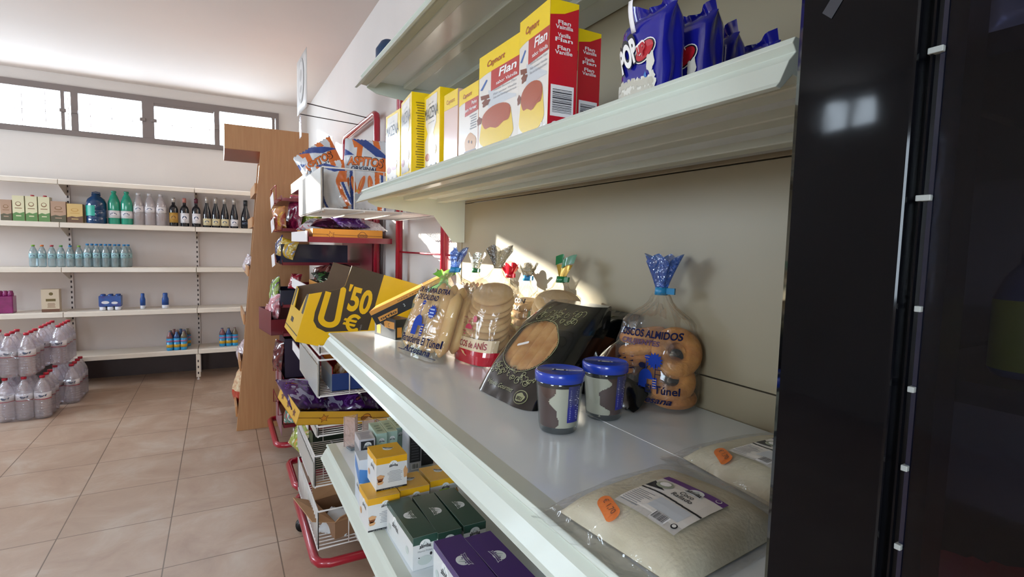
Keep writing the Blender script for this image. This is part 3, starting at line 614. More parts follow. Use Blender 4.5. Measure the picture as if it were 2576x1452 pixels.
def ubox(label, ya, yb, x, dep, h_, base, pr, name='dessert_box', rz=0, cat='box', group=None):
    return carton(name, label, (x+dep/2, (ya+yb)/2, ZU), yb-ya, dep, h_, base, rz=-PI/2+rz, group=group, cat=cat, prints=pr)
ubox('yellow starch box at the far end of the eye-level shelf', 1.365, 1.485, .415, .045, .186, YEL, maiz_print, 'starch_box', .03, group='starch boxes')
ubox('yellow starch box standing between two others, closest to the lip', 1.215, 1.335, .405, .05, .19, YEL, maiz_print, 'starch_box', -.1, group='starch boxes')
ubox('yellow starch box nearest the baking powder boxes', 1.085, 1.19, .42, .075, .172, YEL, maiz_print, 'starch_box', -.03, group='starch boxes')
ubox('pale glaring baking powder box behind its twin', 1.005, 1.075, .425, .035, .15, M('pale_pink_card', '#d8b8ae', .22, coat=.6), lambda b, w, d, h: (face(b, 'front', w, d, h).rect(0, h*.78, w, h, YEL, 1), face(b, 'front', w, d, h).text('Caynort', w*.5, h*.83, h*.06, CARAMEL, 3, wd=w*.6)), 'baking_powder_box', .02)
ubox('baking powder box with a muffin picture and yellow top', .905, .995, .425, .035, .140, YEL, lambda b, w, d, h: flan_print(b, w, d, h, True, False), 'baking_powder_box', .0)
ubox('vanilla flan box, smaller looking, left of the big front one', .748, .890, .42, .033, .172, YEL, flan_print, 'flan_box', .02, group='flan boxes')
ubox('big vanilla flan box in front with red barcode side', .645, .740, .415, .047, .183, YEL, flan_print, 'flan_box', -.06, group='flan boxes')
ubox('vanilla flan box half hidden behind the big one, red side with barcode', .668, .795, .478, .042, .163, YEL, flan_print, 'flan_box', .0, group='flan boxes')
# popcorn bags
PB = M('popcorn_blue', '#1a1d8e', .18, coat=.8); PBD = M('popcorn_blue', '#1a1d8e'); PWH = M('popcorn_white', '#d5d2c6', .3); PRED = M('popcorn_red', '#b3202c', .3); PCY = M('popcorn_cyan', '#2a6db8', .3)
def pop_decor(P, w=.12, h=.125):
    P.rot = (w*.2, h*.62, .5); P.ell(w*.2, h*.62, w*.25, h*.125, WHITE, 1, 20); P.ell(w*.2, h*.62, w*.235, h*.11, INK, 1.4, 20); P.ell(w*.2, h*.62, w*.21, h*.095, PRED, 2, 20); P.rot = (0, h*.5, .42)
    P.text('POP', -w*.11, h*.50, h*.32, INK, 3, wd=w*.50, bold=.1, shear=.1); P.text('POP', -w*.11, h*.515, h*.29, WHITE, 4, wd=w*.46, bold=.05, shear=.1)
    P.text('up', w*.21, h*.50, h*.15, WHITE, 4, wd=w*.22, bold=.1, shear=.2); P.text('up', w*.21, h*.505, h*.14, PRED, 5, wd=w*.2, bold=.05, shear=.2); P.rot = None
    r = random.Random(5)
    for k in range(26): P.ell(-w*.43+w*.84*(k%13)/12, h*(.10+.12*(k//13)+.05*r.random()), w*.06, h*.07, PWH, 2+k*.07, 14, wob=.12, seed=k)
    for k in range(20): P.ell(-w*.40+w*.78*(k%10)/9, h*(.12+.12*(k//10)+.06*r.random()), w*.05, h*.05, M('popcorn_cream', '#b9b4a4', .3), 3.2+k*.07, 14, wob=.12, seed=k+3)
    P.ell(w*.35, h*.46, w*.08, h*.12, PWH, 3, 20, wob=.15, seed=2); P.ell(w*.40, h*.30, w*.055, h*.055, PWH, 4, 10, wob=.15, seed=1)
    P.poly([(w*.1, h*.22), (w*.24, h*.38), (w*.32, h*.22)], PCY, 1)
def popbag(label, y, x, rz, h_=.128, tag=False, w_=.125):
    o = E('popcorn_bag', label, 'popcorn bag', (x, y, ZU), -PI/2+rz, group='blue popcorn bags')
    b = MB()
    def fn(u, v):
        a = u*2*PI; c, s_ = math.cos(a), math.sin(a); q = 4.5; rr = (abs(c)**q+abs(s_)**q)**(-1/q)
        k = 1+.05*math.sin(v*PI); tz = 1 if v < .86 else max(.0, 1-(v-.86)/.14)
        n_ = .004*noise.noise((c*2+y*9, s_*2, v*3))
        return (c*rr*w_/2*k+n_, s_*rr*.022*(k*(.15+.85*tz))+n_*.5, h_*v)
    b.grid(fn, 44, 18, PB, wrapu=True); b.face(list(range(44))[::-1], PB)
    f = lambda x_, y_, l: (x_, -.0222*(1+.05*math.sin(y_/h_*PI))*(1-min(.9995, abs(x_)/(w_/2*1.05))**4.5)**(1/4.5)-.0012-.00045*l, y_)
    pop_decor(PR(b, f), w_*.96, h_*.86)
    b.build('bag_body', o)
    b = MB(); b.grid(lambda u, v: ((u-.5)*w_*.94, .004*math.sin(u*20)-.006*v, h_*.985+.012*v+.008*v*math.sin(u*5+y*30)), 20, 3, PB); b.build('seal_fin', o)
    if tag:
        b = MB(); b.grid(lambda u, v: (-.008+.007*u+.004*v, -.026-.010*math.sin(v*1.6), .085+.032*v), 2, 6, PAPER); b.lines = None
        b.build('price_tag', o, solid=.0004)
    return o
popbag('front blue popcorn bag with white lettering and a price tag', .482, .452, .0, .112, True, .070)
popbag('second blue popcorn bag, directly behind the front one', .474, .506, .03, .112, w_=.074)
popbag('third blue popcorn bag with slumped top', .487, .562, -.05, .102, w_=.076)
popbag('last blue popcorn bag nearest the black cooler, top flap sticking out', .484, .625, .08, .104, w_=.086)
b = MB(); b.lathe([(.03, 0), (.036, .02), (.036, .06), (.02, .085), (.012, .09)], M('navy_lid', '#1d3b5c', .4), 16); T(b.build('round_container'), 'dark blue rounded container peeking over the topmost shelf lip', 'container', loc=(.45, 1.60, 1.916))

# ================================================================== LOW SHELF: infusion boxes
ZL = .7755
GRN = M('dark_green_card', '#24493c', .3, coat=.3); PUR = M('violet_card', '#46256f', .3, coat=.3); YC = M('golden_card', '#e3ab1c', .35); LB = M('white_blue_card', '#c9d3dd', .35); BLU = M('sky_print', '#4d86c8', .35)
WB = M('box_white', '#d9dcdc', .35)
def tea_yellow(b, w, d, h):
    P = face(b, 'front', w, d, h); P.rect(0, h*.8, w, h, YC, 1); P.rect(0, 0, w, h*.05, INK, 1); P.text('La Casa del Bizcocho', w*.5, h*.013, h*.022, LGREY, 3, wd=w*.7)
    P.emblem(w*.55, h*.74, w*.13, 0, INK, 2); P.lines(w*.6, h*.22, h*.58, w*.5, 8, GREY, 2, th=.3)
    P.ell(w*.12, h*.36, w*.1, h*.1, M('teacup', '#7a4322', .3), 2, wob=.1); P.ell(w*.13, h*.42, w*.12, h*.06, M('biscuit_tan', '#d0a070', .4), 3, wob=.1); P.ell(w*.12, h*.24, w*.1, h*.06, M('biscuit_tan', '#d0a070', .4), 2, wob=.1)
    P.ell(w*.95, h*.45, w*.07, h*.18, M('biscuit_tan', '#d0a070', .4), 1, wob=.1)
    P = face(b, 'left', w, d, h); P = PR(b, lambda x, y, l: (-w/2-.00018*l, d/2-x, y)); P.rect(0, h*.8, d, h, YC, 1); P.emblem(d*.6, h*.66, d*.16, 0, INK, 2); P.ell(d*.2, h*.3, d*.1, h*.1, M('biscuit_tan', '#d0a070', .4), 2)
    P = face(b, 'top', w, d, h); P.rect(0, 0, w, d, YC, 1); P.rect(0, d*.12, w, d*.125, M('golden_edge', '#b78512', .4), 2); P.emblem(w*.55, d*.62, w*.15, PI*.85, INK, 2)
def tbox(label, x, y, z, rz=0, group='golden infusion boxes'): return carton('infusion_box', label, (x, y, z), .070, .080, .0745, WB, rz=rz, group=group, cat='box', prints=tea_yellow)
tbox('golden topped infusion box standing by the lip, under the stacked one', .306, 1.138, ZL, .0)
tbox('golden infusion box in the middle, behind the dark green boxes', .3785, 1.148, ZL, .02)
tbox('golden infusion box with bright green sticker at the right', .456, 1.162, ZL, .0)
o = tbox('topmost golden infusion box, stacked askew on another', .331, 1.166, ZL+.075, .0)
b = MB(); b.box(-.012, .012, -.0412, -.0406, .034, .05, M('lime_sticker', '#9fd02c', .4)); st = b.build('price_sticker'); st.parent = [q for q in bpy.data.objects if q.get('label', '').startswith('golden infusion box with bright')][0]
def tea_green(b, w, d, h, c=GRN, txt='Menta Poleo', flip=False):
    P = face(b, 'top', w, d, h); P.rect(0, 0, w, d, c, 1); P.emblem(w*.5, d*.52, w*.27, -PI/2 if not flip else PI/2, c, 2)
    P = face(b, 'front', w, d, h); P.rect(0, h*.76, w, h, c, 1); P.emblem(w*.5, h*.72, w*.22, 0, INK, 2); P.text(txt, w*.5, h*.52, h*.05, GREY, 3, wd=w*.6); P.ell(w*.5, h*.25, w*.3, h*.14, M('leaf_tint', '#c3cdc8', .4), 1); P.ell(w*.75, h*.42, w*.05, h*.05, INK, 3); P.ell(w*.25, h*.36, w*.03, h*.015, INK, 3)
    P = PR(b, lambda x, y, l: (-w/2-.00018*l, d/2-x, y)); P.rect(0, h*.82, d, h, c, 1); P.emblem(d*.35, h*.6, d*.1, 0, INK, 2); P.ell(d*.8, h*.4, d*.05, h*.12, M('leaf_tint', '#c3cdc8', .4), 2); P.ell(d*.12, h*.3, d*.05, h*.1, M('leaf_tint', '#c3cdc8', .4), 2)
for i, (x, y) in enumerate(((.336, 1.006), (.388, 1.0), (.442, 1.003))):
    carton('infusion_box', ['dark green infusion box nearest the shelf lip, white front with leaf print', 'middle of three dark green infusion boxes', 'dark green infusion box nearest the back panel'][i], (x, y, ZL), .049, .165, .066, WB, rz=[.02, -.02, .0][i], group='dark green infusion boxes', cat='box', prints=lambda b, w, d, h, i=i: tea_green(b, w, d, h, GRN, 'Menta Poleo', i == 0))
for i, (x, y) in enumerate(((.367, .80), (.424, .785))):
    carton('infusion_box', ['violet infusion box nearest the shelf lip', 'violet infusion box beside the back panel'][i], (x, y, ZL), .055, .165, .075, WB, rz=[0, .02][i], group='violet infusion boxes', cat='box', prints=lambda b, w, d, h, i=i: tea_green(b, w, d, h, PUR, 'Frutos', i == 0))
def tall_grey(b, w, d, h):
    P = face(b, 'front', w, d, h); P.rect(w*.1, h*.35, w*.92, h*.95, M('charcoal_print', '#2b2c31', .35), 1); P.emblem(w*.55, h*.82, w*.22, 0, INK, 2); P.lines(w*.5, h*.4, h*.7, w*.6, 8, GREY, 3, th=.25)
    P = PR(b, lambda x, y, l: (-w/2-.00018*l, d/2-x, y)); P.rect(0, h*.45, d, h*.75, M('mid_grey_print', '#7e8084', .4), 1); P.ell(d*.5, h*.25, d*.3, h*.14, M('biscuit_tan', '#d0a070', .4), 1)
    P = face(b, 'top', w, d, h); P.lines(w*.5, d*.1, d*.9, w*.8, 7, M('lilac_grey_print', '#a09fae', .35), 1)
carton('infusion_box', 'tall silver grey infusion box with a charcoal label panel', (.342, 1.425, ZL), .042, .07, .098, M('silver_card', '#c3c2c8', .3), rz=-.05, cat='box', prints=tall_grey)
carton('infusion_box', 'white and sky blue infusion box half hidden by the stacked golden one', (.308, 1.252, ZL), .05, .06, .112, LB, rz=-.06, cat='box', prints=lambda b, w, d, h: (PR(b, lambda x, y, l: (-w/2-.00018*l, d/2-x, y)).poly([(0, h*.95), (0, h*.7), (d, h*.45), (d, h*.75)], BLU, 1), PR(b, lambda x, y, l: (-w/2-.00018*l, d/2-x, y)).emblem(d*.7, h*.4, d*.22, 0, INK, 2), face(b, 'front', w, d, h).poly([(0, h*.8), (0, h*.5), (w, h*.4), (w, h*.7)], BLU, 1)))
MINT = M('mint_card', '#a9c6b8', .3, coat=.3)
for i, (x, y) in enumerate(((.384, 1.45), (.415, 1.455), (.446, 1.475))):
    carton('infusion_box', ['pale mint infusion box next to the silver grey one', 'middle pale mint infusion box', 'pale mint infusion box closest to the back panel'][i], (x, y, ZL), .029, .10, .104, MINT, rz=-.03, group='pale mint infusion boxes', cat='box', prints=lambda b, w, d, h: (face(b, 'top', w, d, h).rect(w*.12, d*.1, w*.88, d*.9, M('mint_dark', '#8fae9e', .3), 1), face(b, 'top', w, d, h).lines(w*.5, d*.2, d*.8, w*.55, 3, M('mint_ink', '#5c7a6c', .4), 2), face(b, 'front', w, d, h).emblem(w*.5, h*.8, w*.25, 0, GRN, 2)))
BLKB = M('black_card', '#26252b', .3, coat=.3)
for i, (x, y) in enumerate(((.463, 1.385), (.508, 1.41))):
    carton('coffee_box', ['tall black and white box with barcode foot behind the golden boxes', 'tall black box with round seal closest to the back'][i], (x, y, ZL), .036, .06, .126 if i == 0 else .118, [M('silver_card', '#c3c2c8', .3), BLKB][i], rz=.0, cat='box', prints=lambda b, w, d, h, i=i: (face(b, 'front', w, d, h).rect(w*.08, h*.2, w*.95, h*.95, BLKB, 1), face(b, 'front', w, d, h).lines(w*.5, h*.25, h*.8, w*.7, 9, M('dim_grey', '#55555c', .4), 2), face(b, 'front', w, d, h).barcode(w*.2, h*.03, w*.8, h*.17, 2, vert=False) if i == 0 else face(b, 'front', w, d, h).ell(w*.8, h*.28, w*.1, h*.03, M('copper_seal', '#8a5a4a', .4), 3)))
CLP = film('clear_wrap', '#fff6f4', haze=.45, gloss=.12, bump=.4, bscale=30, hazecol='#d7bcb4')
for i, (x, y, r_, hh) in enumerate(((.346, 1.60, .2, .098), (.394, 1.59, .9, .085), (.436, 1.585, -.3, .08), (.486, 1.60, .4, .098))):
    b = MB(); s_ = .021
    pts = [(-s_, s_*.5), (s_, s_*.5), (0, -s_*.9)]; b.extr([(p[0], p[1]) for p in pts], 'z', .004, hh, CLP)
    for p in pts: b.tube([(p[0], p[1], .004), (p[0], p[1], hh)], .0016, CLP, 6)
    o = b.build('clear_prism_box', solid=.0); T(o, ['clear pinkish three sided plastic box on a grey foot', 'clear plastic box with notched top behind the silver grey box', 'clear plastic box in the middle behind the mint boxes', 'tallest clear plastic box against the yellow snack tray'][i], 'plastic box', 'clear plastic boxes', (x, y, ZL), r_)
    if i == 0: b = MB(); b.box(-.017, .017, -.026, .008, 0, .007, M('grey_rubber', '#6c7278', .5)); b.build('foot', o, bevel=.003)
# ================================================================== DEEP SHELF: bread and biscuit bags, jars, coconut
ZM = 1.1255
CEL = film('cellophane', '#fffdf8', haze=.05, gloss=.035, bump=.6, bscale=20, rough=.08)
CELG = film('green_cellophane', '#c9efc4', haze=.2, gloss=.08, bump=.9, bscale=22, hazecol='#7fc77f')
def interp(pr, z):
    for k in range(len(pr)-1):
        if z <= pr[k+1][0]:
            t = (z-pr[k][0])/max(1e-6, pr[k+1][0]-pr[k][0]); t = t*t*(3-2*t)
            return [pr[k][i]+(pr[k+1][i]-pr[k][i])*t for i in range(1, len(pr[k]))]
    return list(pr[-1][1:])
class Bag:
    """clear bag gathered at the top: root with film, tie, tuft and contents"""
    def __init__(s, label, loc, rz, w_, d_, hb, hn, k=0, q=3.2, group=None, cat='bag', name='biscuit_bag', film_m=CEL, mf=None, tuft=None, tie=None, th=.05, tw=.03, sx=0, seed=0, tuft_n=None):
        s.o = E(name, label, cat, loc, rz, group); s.w, s.d, s.hb, s.hn, s.k, s.q, s.sx = w_, d_, hb, hn, k, q, sx
        s.pr = [(0, w_/2*.93, d_/2*.9), (hb*.12, w_/2, d_/2), (hb*.7, w_/2*.99, d_/2), (hb, w_/2*.84, d_/2*.8), (hn*.93, w_*.12, w_*.11), (hn, .009, .009)]
        s.c = 1/math.sqrt(1+k*k*.6)
        b = MB(); b.fn = s.lean
        def fn(u, v):
            a = u*2*PI; z = hn*v; wx, wy = interp(s.pr, z); c, s_ = math.cos(a), math.sin(a)
            qq = q if z < hb else 2+(q-2)*max(0, 1-(z-hb)/(hn-hb)*1.5)
            rr = (abs(c)**qq+abs(s_)**qq)**(-1/qq); pl = max(0, (z-hb*.82)/(hn-hb*.82)); f = 1+.1*pl*math.sin(a*13+seed)+.05*pl*math.sin(a*23)
            n_ = .0035*noise.noise((c*2.5+seed, s_*2.5, v*5))
            return (c*rr*wx*f+n_, s_*rr*wy*f+n_, z+.002)
        b.grid(fn, 64, 22, film_m, wrapu=True, mf=mf); b.build('bag_film', s.o)
        if tie:
            b = MB(); b.fn = s.lean; b.tube([(0, 0, hn-.004), (0, 0, hn+.010)], .0115, tie, 14); b.box(.004, .026, -.003, .002, hn-.002, hn+.009, tie); b.build('tie', s.o)
        if tuft:
            b = MB(); b.fn = s.lean
            b.grid(lambda u, v: ((.009+tw*v**1.2*(1+.35*math.sin(u*2*PI*6+seed)))*math.cos(u*2*PI), (.009+tw*.6*v**1.2*(1+.35*math.sin(u*2*PI*5)))*math.sin(u*2*PI), hn+th*v+.008*v*math.sin(u*2*PI*4+seed)), 48, 6, tuft if not isinstance(tuft, tuple) else None, wrapu=True, mf=(lambda u, v: tuft[int((u*tuft_n+v*3)) % len(tuft)]) if isinstance(tuft, tuple) else None)
            b.build('gathered_top', s.o)
    def lean(s, p): return Vector((p.x+s.sx*p.z, p.y+s.k*p.z, p.z*s.c))
    def mb(s): b = MB(); b.fn = s.lean; return b
    def print(s, b, off=.0012):
        def f(x, y, l):
            wx, wy = interp(s.pr, y); r = min(.999, abs(x)/wx); return (x, -wy*(1-r**s.q)**(1/s.q)-off-.0004*l, y+.002)
        return PR(b, f)
    def side(s, b, off=.0012):
        def f(x, y, l):
            wx, wy = interp(s.pr, y); r = min(.999, abs(x)/wy); return (wx*(1-r**s.q)**(1/s.q)+off+.0004*l, x, y+.002)
        return PR(b, f)
BREAD = M('pale_breadstick', '#dcb878', .6, col2='#c9995a', vscale=14, bump=.3, bscale=60); BISC = M('pale_biscuit', '#d9b98a', .65, col2='#c79d68', vscale=18, bump=.3, bscale=80)
RING = M('sugared_ring', '#cf9040', .7, col2='#b87430', vscale=25, bump=1.0, bscale=90); LADY = M('ladyfinger', '#dcb884', .6, col2='#c08c52', vscale=30, bump=.3, bscale=70)
def stick(b, x, y, z0, z1, r, m, dx=0, dy=0):
    n = 10; pts = []; rr = []
    for k in range(n+1):
        t = k/n; pts.append((x+dx*t, y+dy*t, z0+(z1-z0)*t)); e = min(t, 1-t)*(z1-z0)/r; rr.append(r*(math.sqrt(max(.05, 1-(1-min(1, e))**2))))
    b.tube(pts, rr, m, 12)
def disc(b, c, r, t, m, tilt=0, ry=0):
    sv = b.X; b.X = Matrix.Translation(c) @ Euler((tilt, ry, 0)).to_matrix().to_4x4()
    b.lathe([(r*.001, -t*.5), (r*.8, -t*.5), (r*.97, -t*.25), (r, 0), (r*.95, t*.3), (r*.75, t*.5), (r*.001, t*.55)], m, 24); b.X = sv
def torus(b, c, Rr, r, m, rot=(0, 0, 0), sq=.8):
    sv = b.X; b.X = Matrix.Translation(c) @ Euler(rot).to_matrix().to_4x4()
    b.grid(lambda u, v: ((Rr+r*math.cos(v*2*PI))*math.cos(u*2*PI), (Rr+r*math.cos(v*2*PI))*math.sin(u*2*PI), r*sq*math.sin(v*2*PI)), 28, 12, m, wrapu=True); b.X = sv
def windmill(P, x, y, s_, m):
    P.ell(x, y, s_*.75, s_, m, 2, 14, 0, PI); P.rect(x-s_*.75, y-s_*.9, x+s_*.15, y, m, 2); P.rect(x+s_*.75, y-s_*.9, x+s_*1.2, y+s_*.2, m, 2)
    for k in range(4): P.rect(x+s_*.8, y-s_*.8+k*s_*.25, x+s_*1.15, y-s_*.72+k*s_*.25, BISC, 3)
    P.rect(x-s_*.05, y+s_*.9, x+s_*.03, y+s_*2.1, m, 2); P.ell(x+s_*.05, y+s_*2.2, s_*.3, s_*.22, m, 2, 10); P.rect(x-s_*.22, y+s_*2.18, x+s_*.3, y+s_*2.22, BISC, 3)
NB = M('navy_bag_print', '#171c42', .7, spec=.1); MB_ = M('mid_blue_print', '#1b3a9a', .6, spec=.1); TIE = M('cyan_tie', '#2a86b8', .35)
BTUFT = film('blue_printed_film', '#8fb0e8', haze=.45, gloss=.12, bump=1, bscale=40, hazecol='#3a66b8')
# A: breadsticks
A = Bag('clear bag of pale breadsticks with blue windmill print, nearest the far end', (.448, 1.222, ZM), R(-78), .198, .092, .180, .218, k=.34, q=5, tie=TIE, tuft=BTUFT, th=.055, tw=.016, name='breadstick_bag', seed=1)
for i in range(10):
    b = A.mb(); x = -.074+.037*(i % 5); y = -.018 if i < 5 else .018; stick(b, x, y, .012+.004*(i % 2), .186-.010*abs(i % 5-2)-(.006 if i % 2 else 0), .0165, BREAD); b.build('breadstick', A.o)
b = A.mb(); P = A.print(b)
P.text('DE HARINA EXTRA', .0, .160, .012, NB, 2, wd=.135, bold=.03); P.text('DE CALIDAD', -.01, .142, .012, NB, 2, wd=.09, bold=.03); P.star(.030, .116, .019, MB_, 14); P.lines(.030, .104, .128, .022, 3, M('pale_blue_ink', '#8fa3d0', .4), 3)
windmill(P, -.018, .078, .026, MB_); P.text('Panadería El Túnel', .012, .034, .018, NB, 2, wd=.165, bold=.02); P.text('Artesana', .01, .012, .015, NB, 2, wd=.12, bold=.02, shear=.4); P.poly([(-.08, .010), (.085, .006), (.087, .008), (-.08, .012)], NB, 2)
b.build('printed_lettering', A.o)
# B: anise biscuits
REDF = M('red_film', '#b3142a', .16, coat=.7); BAND = M('cream_band', '#d9c3a0', .4); CURL = film('curly_black_print', '#b9b6ae', haze=.35, gloss=.15, bump=1, bscale=60, hazecol='#4a4640')
Bg = Bag('clear bag of stacked round biscuits with a red base and cream band', (.545, 1.122, ZM), R(-82), .164, .10, .182, .225, k=.2, q=2.8, tie=None, tuft=CURL, th=.05, tw=.028, seed=2)
for i in range(9):
    b = Bg.mb(); disc(b, (.003*math.sin(i*2.1), .002, .038+.0155*i), .057-.0006*i if i < 8 else .050, .0145, BISC, tilt=.25+.04*math.sin(i), ry=.42+.04*math.sin(i*3)); b.build('round_biscuit', Bg.o)
b = Bg.mb(); P = Bg.print(b, .0016)
P.rect(-.081, .0, .081, .032, REDF, 0, 26, 3); P.rect(-.081, .032, .081, .060, BAND, 0, 26, 1); P.text('ROSCOS de ANÍS', .006, .038, .014, M('maroon_ink', '#8f1d2c', .4), 2, wd=.125, bold=.02)
r_ = random.Random(4)
for i in range(60): xx, yy = -.05+.07*r_.random(), .062+.045*r_.random(); P.poly([(xx, yy), (xx+.006, yy+.003*r_.random()), (xx+.007, yy+.0015), (xx+.001, yy-.001)], M('pink_red_ink', '#c2405a', .4), 1)
P.ell(.0, .08, .014, .012, M('pink_red_ink', '#c2405a', .4), 2, a0=0, a1=PI); P.star(.02, .105, .009, M('pink_red_ink', '#c2405a', .4), 12)
b.build('printed_lettering', Bg.o)
b = Bg.mb(); P = Bg.side(b, .0014); P.rect(-.047, .0, .047, .032, REDF, 0, 12, 3); b.build('red_side_panel', Bg.o)
# C: round biscuits, green and gold ribbon
GT = M('green_ribbon', '#0f6a38', .3, coat=.4); GO = M('gold_film', '#c9a24a', .25, metal=.4)
Cg = Bag('clear bag of round biscuits closed with a green and gold top', (.625, .965, ZM), R(-86), .150, .085, .165, .205, k=.2, q=2.6, tie=GT, tuft=None, seed=3)
for i in range(9):
    b = Cg.mb(); disc(b, (.004*math.sin(i*1.7), 0, .04+.0145*i), .053, .0140, BISC, tilt=.2, ry=.42+.03*math.sin(i*2)); b.build('round_biscuit', Cg.o)
b = Cg.mb(); hn = .205; b.grid(lambda u, v: ((u-.5)*(.02+.035*v), .006*math.sin(u*9), hn+.008+.028*v), 10, 3, GO); b.grid(lambda u, v: ((u-.5)*(.055+.01*v), .010*math.sin(u*7)-.002, hn+.034+.02*v+.006*math.sin(u*8)), 12, 3, GT); b.build('gathered_top', Cg.o)
b = Cg.mb(); P = Cg.print(b); P.poly([(-.065, .05), (-.05, .05), (-.035, .13), (-.06, .13)], M('dark_green_print', '#2c5a34', .35), 1); P.rect(-.06, .01, .06, .04, BAND, 1, 10, 1); b.build('printed_lettering', Cg.o)
# D, F, E behind
SILV = film('silver_wrap', '#e8eef0', haze=.4, gloss=.5, bump=1, bscale=50, rough=.12, hazecol='#b9c4c6')
D = Bag('clear bag of brown biscuits with dark lettering, green tie and silver top', (.655, 1.435, ZM), R(-88), .12, .08, .165, .20, k=.1, tie=GT, tuft=SILV, th=.05, tw=.022, seed=4)
for i in range(8):
    b = D.mb(); stick(b, -.042+.028*(i % 4), -.018 if i < 4 else .018, .01, .165, .0125, M('brown_bread', '#b07e4c', .6, col2='#8f5f34', vscale=14)); b.build('breadstick', D.o)
b = D.mb(); P = D.print(b); P.text('FIBRES SIN', 0, .145, .011, INK, 2, wd=.075, bold=.03); P.text('EXTRA', .012, .128, .010, INK, 2, wd=.04, bold=.03); b.build('printed_lettering', D.o)
F = Bag('clear bag of light biscuits with blue tie and curly dark top', (.668, 1.145, ZM), R(-88), .10, .07, .155, .195, k=.08, tie=TIE, tuft=CURL, th=.035, tw=.018, seed=5)
for i in range(7): b = F.mb(); disc(b, (0, 0, .02+.0185*i), .038, .018, BISC, tilt=.2, ry=.15); b.build('round_biscuit', F.o)
b = F.mb(); P = F.print(b); P.text('AÑA CON', 0, .135, .011, INK, 2, wd=.075, bold=.03); P.text('EXTRA', .004, .118, .010, INK, 2, wd=.05, bold=.03); b.build('printed_lettering', F.o)
Er = Bag('small clear bag with a bright red bow shaped top', (.690, 1.255, ZM), R(-88), .085, .055, .15, .195, k=.02, tie=M('red_ribbon', '#c4122a', .2, coat=.7), tuft=M('red_ribbon', '#c4122a'), th=.03, tw=.02, seed=6)
for i in range(6): b = Er.mb(); disc(b, (0, 0, .02+.02*i), .026, .019, BISC, tilt=.2); b.build('round_biscuit', Er.o)
G = Bag('green tinted bag behind the breadsticks with a bright green knot', (.50, 1.37, ZM), R(-75), .10, .07, .15, .185, k=.3, film_m=CELG, tie=None, tuft=M('lime_ribbon', '#6fae3a', .25, coat=.5), th=.022, tw=.03, seed=7)
for i in range(6): b = G.mb(); stick(b, -.034+.034*(i % 3), -.016 if i < 3 else .016, .01, .135, .014, BREAD); b.build('breadstick', G.o)
# mantecado cartons
OR = M('amber_wrap', '#c98a3a', .3, coat=.4)
def mant(b, w, d, h):
    P = face(b, 'front', w, d, h); P.rect(0, 0, w, h*.72, INK, 1); P.rect(0, h*.72, w, h, OR, 1)
    P.poly([(w*.06, h*.1), (w*.3, h*.1), (w*.33, h*.42), (w*.06, h*.42)], OR, 2); P.text('orrio', w*.19, h*.17, h*.17, INK, 3, wd=w*.22, bold=.03); P.text('3', w*.42, h*.3, h*.2, LGREY, 3); P.ell(w*.62, h*.3, w*.09, h*.25, OR, 2); P.text('MASA ARTESANAL', w*.6, h*.78, h*.08, INK, 3, wd=w*.45)
carton('biscuit_carton', 'long black and amber biscuit carton leaning up behind the breadsticks', (.512, 1.505, 1.222), .25, .07, .045, OR, cat='carton', prints=mant, rot=(R(10), R(-27), R(-36)))
carton('small_carton', 'small black and grey carton with an orange panel at the shelf corner', (.450, 1.535, ZM), .13, .05, .058, M('dark_grey_card', '#232327', .35), rz=R(-78), cat='carton', prints=lambda b, w, d, h: (face(b, 'front', w, d, h).rect(w*.32, 0, w, h, INK, 1), face(b, 'front', w, d, h).poly([(w*.5, h*.5), (w*.95, h*.5), (w*.95, h*.85), (w*.45, h*.85)], OR, 2), face(b, 'front', w, d, h).text('C', w*.7, h*.56, h*.2, INK, 3), face(b, 'front', w, d, h).rect(w*.12, h*.1, w*.3, h*.55, OR, 1), PR(b, lambda x, y, l: (w/2+.0002*l, x-d/2, y)).rect(d*.1, h*.1, d*.4, h*.6, OR, 1)))
# J: black gourmet bag with window
BF = M('black_film', '#0d0f10', .18, coat=.8, bump=.25, bscale=30); GLD = M('pale_gold_ink', '#8f8f6a', .4)
JW = lambda u, v: None
class Gour:
    pass
J = E('gourmet_biscuit_bag', 'black and gold bag with a clear window over ladyfingers, slumped against other bags', 'bag', (.475, .825, ZM), R(-86))
k_, c_ = 1.05, .66; w_, d_, h_ = .185, .11, .245
def jl(p): return Vector((p.x-.16*p.z, p.y+.74*p.z, p.z*c_))
def jpt(x, z, s_, off=0):
    r = min(1, abs(x)/(w_/2)); e = (1-r**6)**.3; t = z/h_; dd = d_/2*(.55+.45*math.sin(min(1, t*1.6+.25)*PI*.5))*(1-.55*max(0, t-.75)/.25)
    return (x*(1-.12*max(0, t-.7)/.3), s_*(dd*e+off)+.002*noise.noise((x*30, z*30, s_)), z)
b = MB(); b.fn = jl
def jm(u, v):
    x = (u-.5)*w_; z = v*h_; return FILMW if ((x-.0)/.068)**2+((z-.135)/.062)**2 < 1 else BF
FILMW = film('window_film', '#fff4e4', haze=.04, gloss=.07, bump=.4, bscale=18)
b.grid(lambda u, v: jpt((u-.5)*w_, v*h_, -1), 110, 110, None, mf=jm); b.grid(lambda u, v: jpt((u-.5)*w_, v*h_, 1), 16, 16, BF)
b.poly([jpt(-w_/2+w_*i/10, 0, -1) for i in range(11)]+[jpt(w_/2-w_*i/10, 0, 1) for i in range(11)], BF); b.poly([jpt(-w_/2+w_*i/10, h_, -1) for i in range(11)]+[jpt(w_/2-w_*i/10, h_, 1) for i in range(11)], BF); b.build('bag_film', J)
b = MB(); b.fn = jl; P = PR(b, lambda x, y, l: jpt(x, y, -1, .0006+.0003*l)); r_ = random.Random(9)
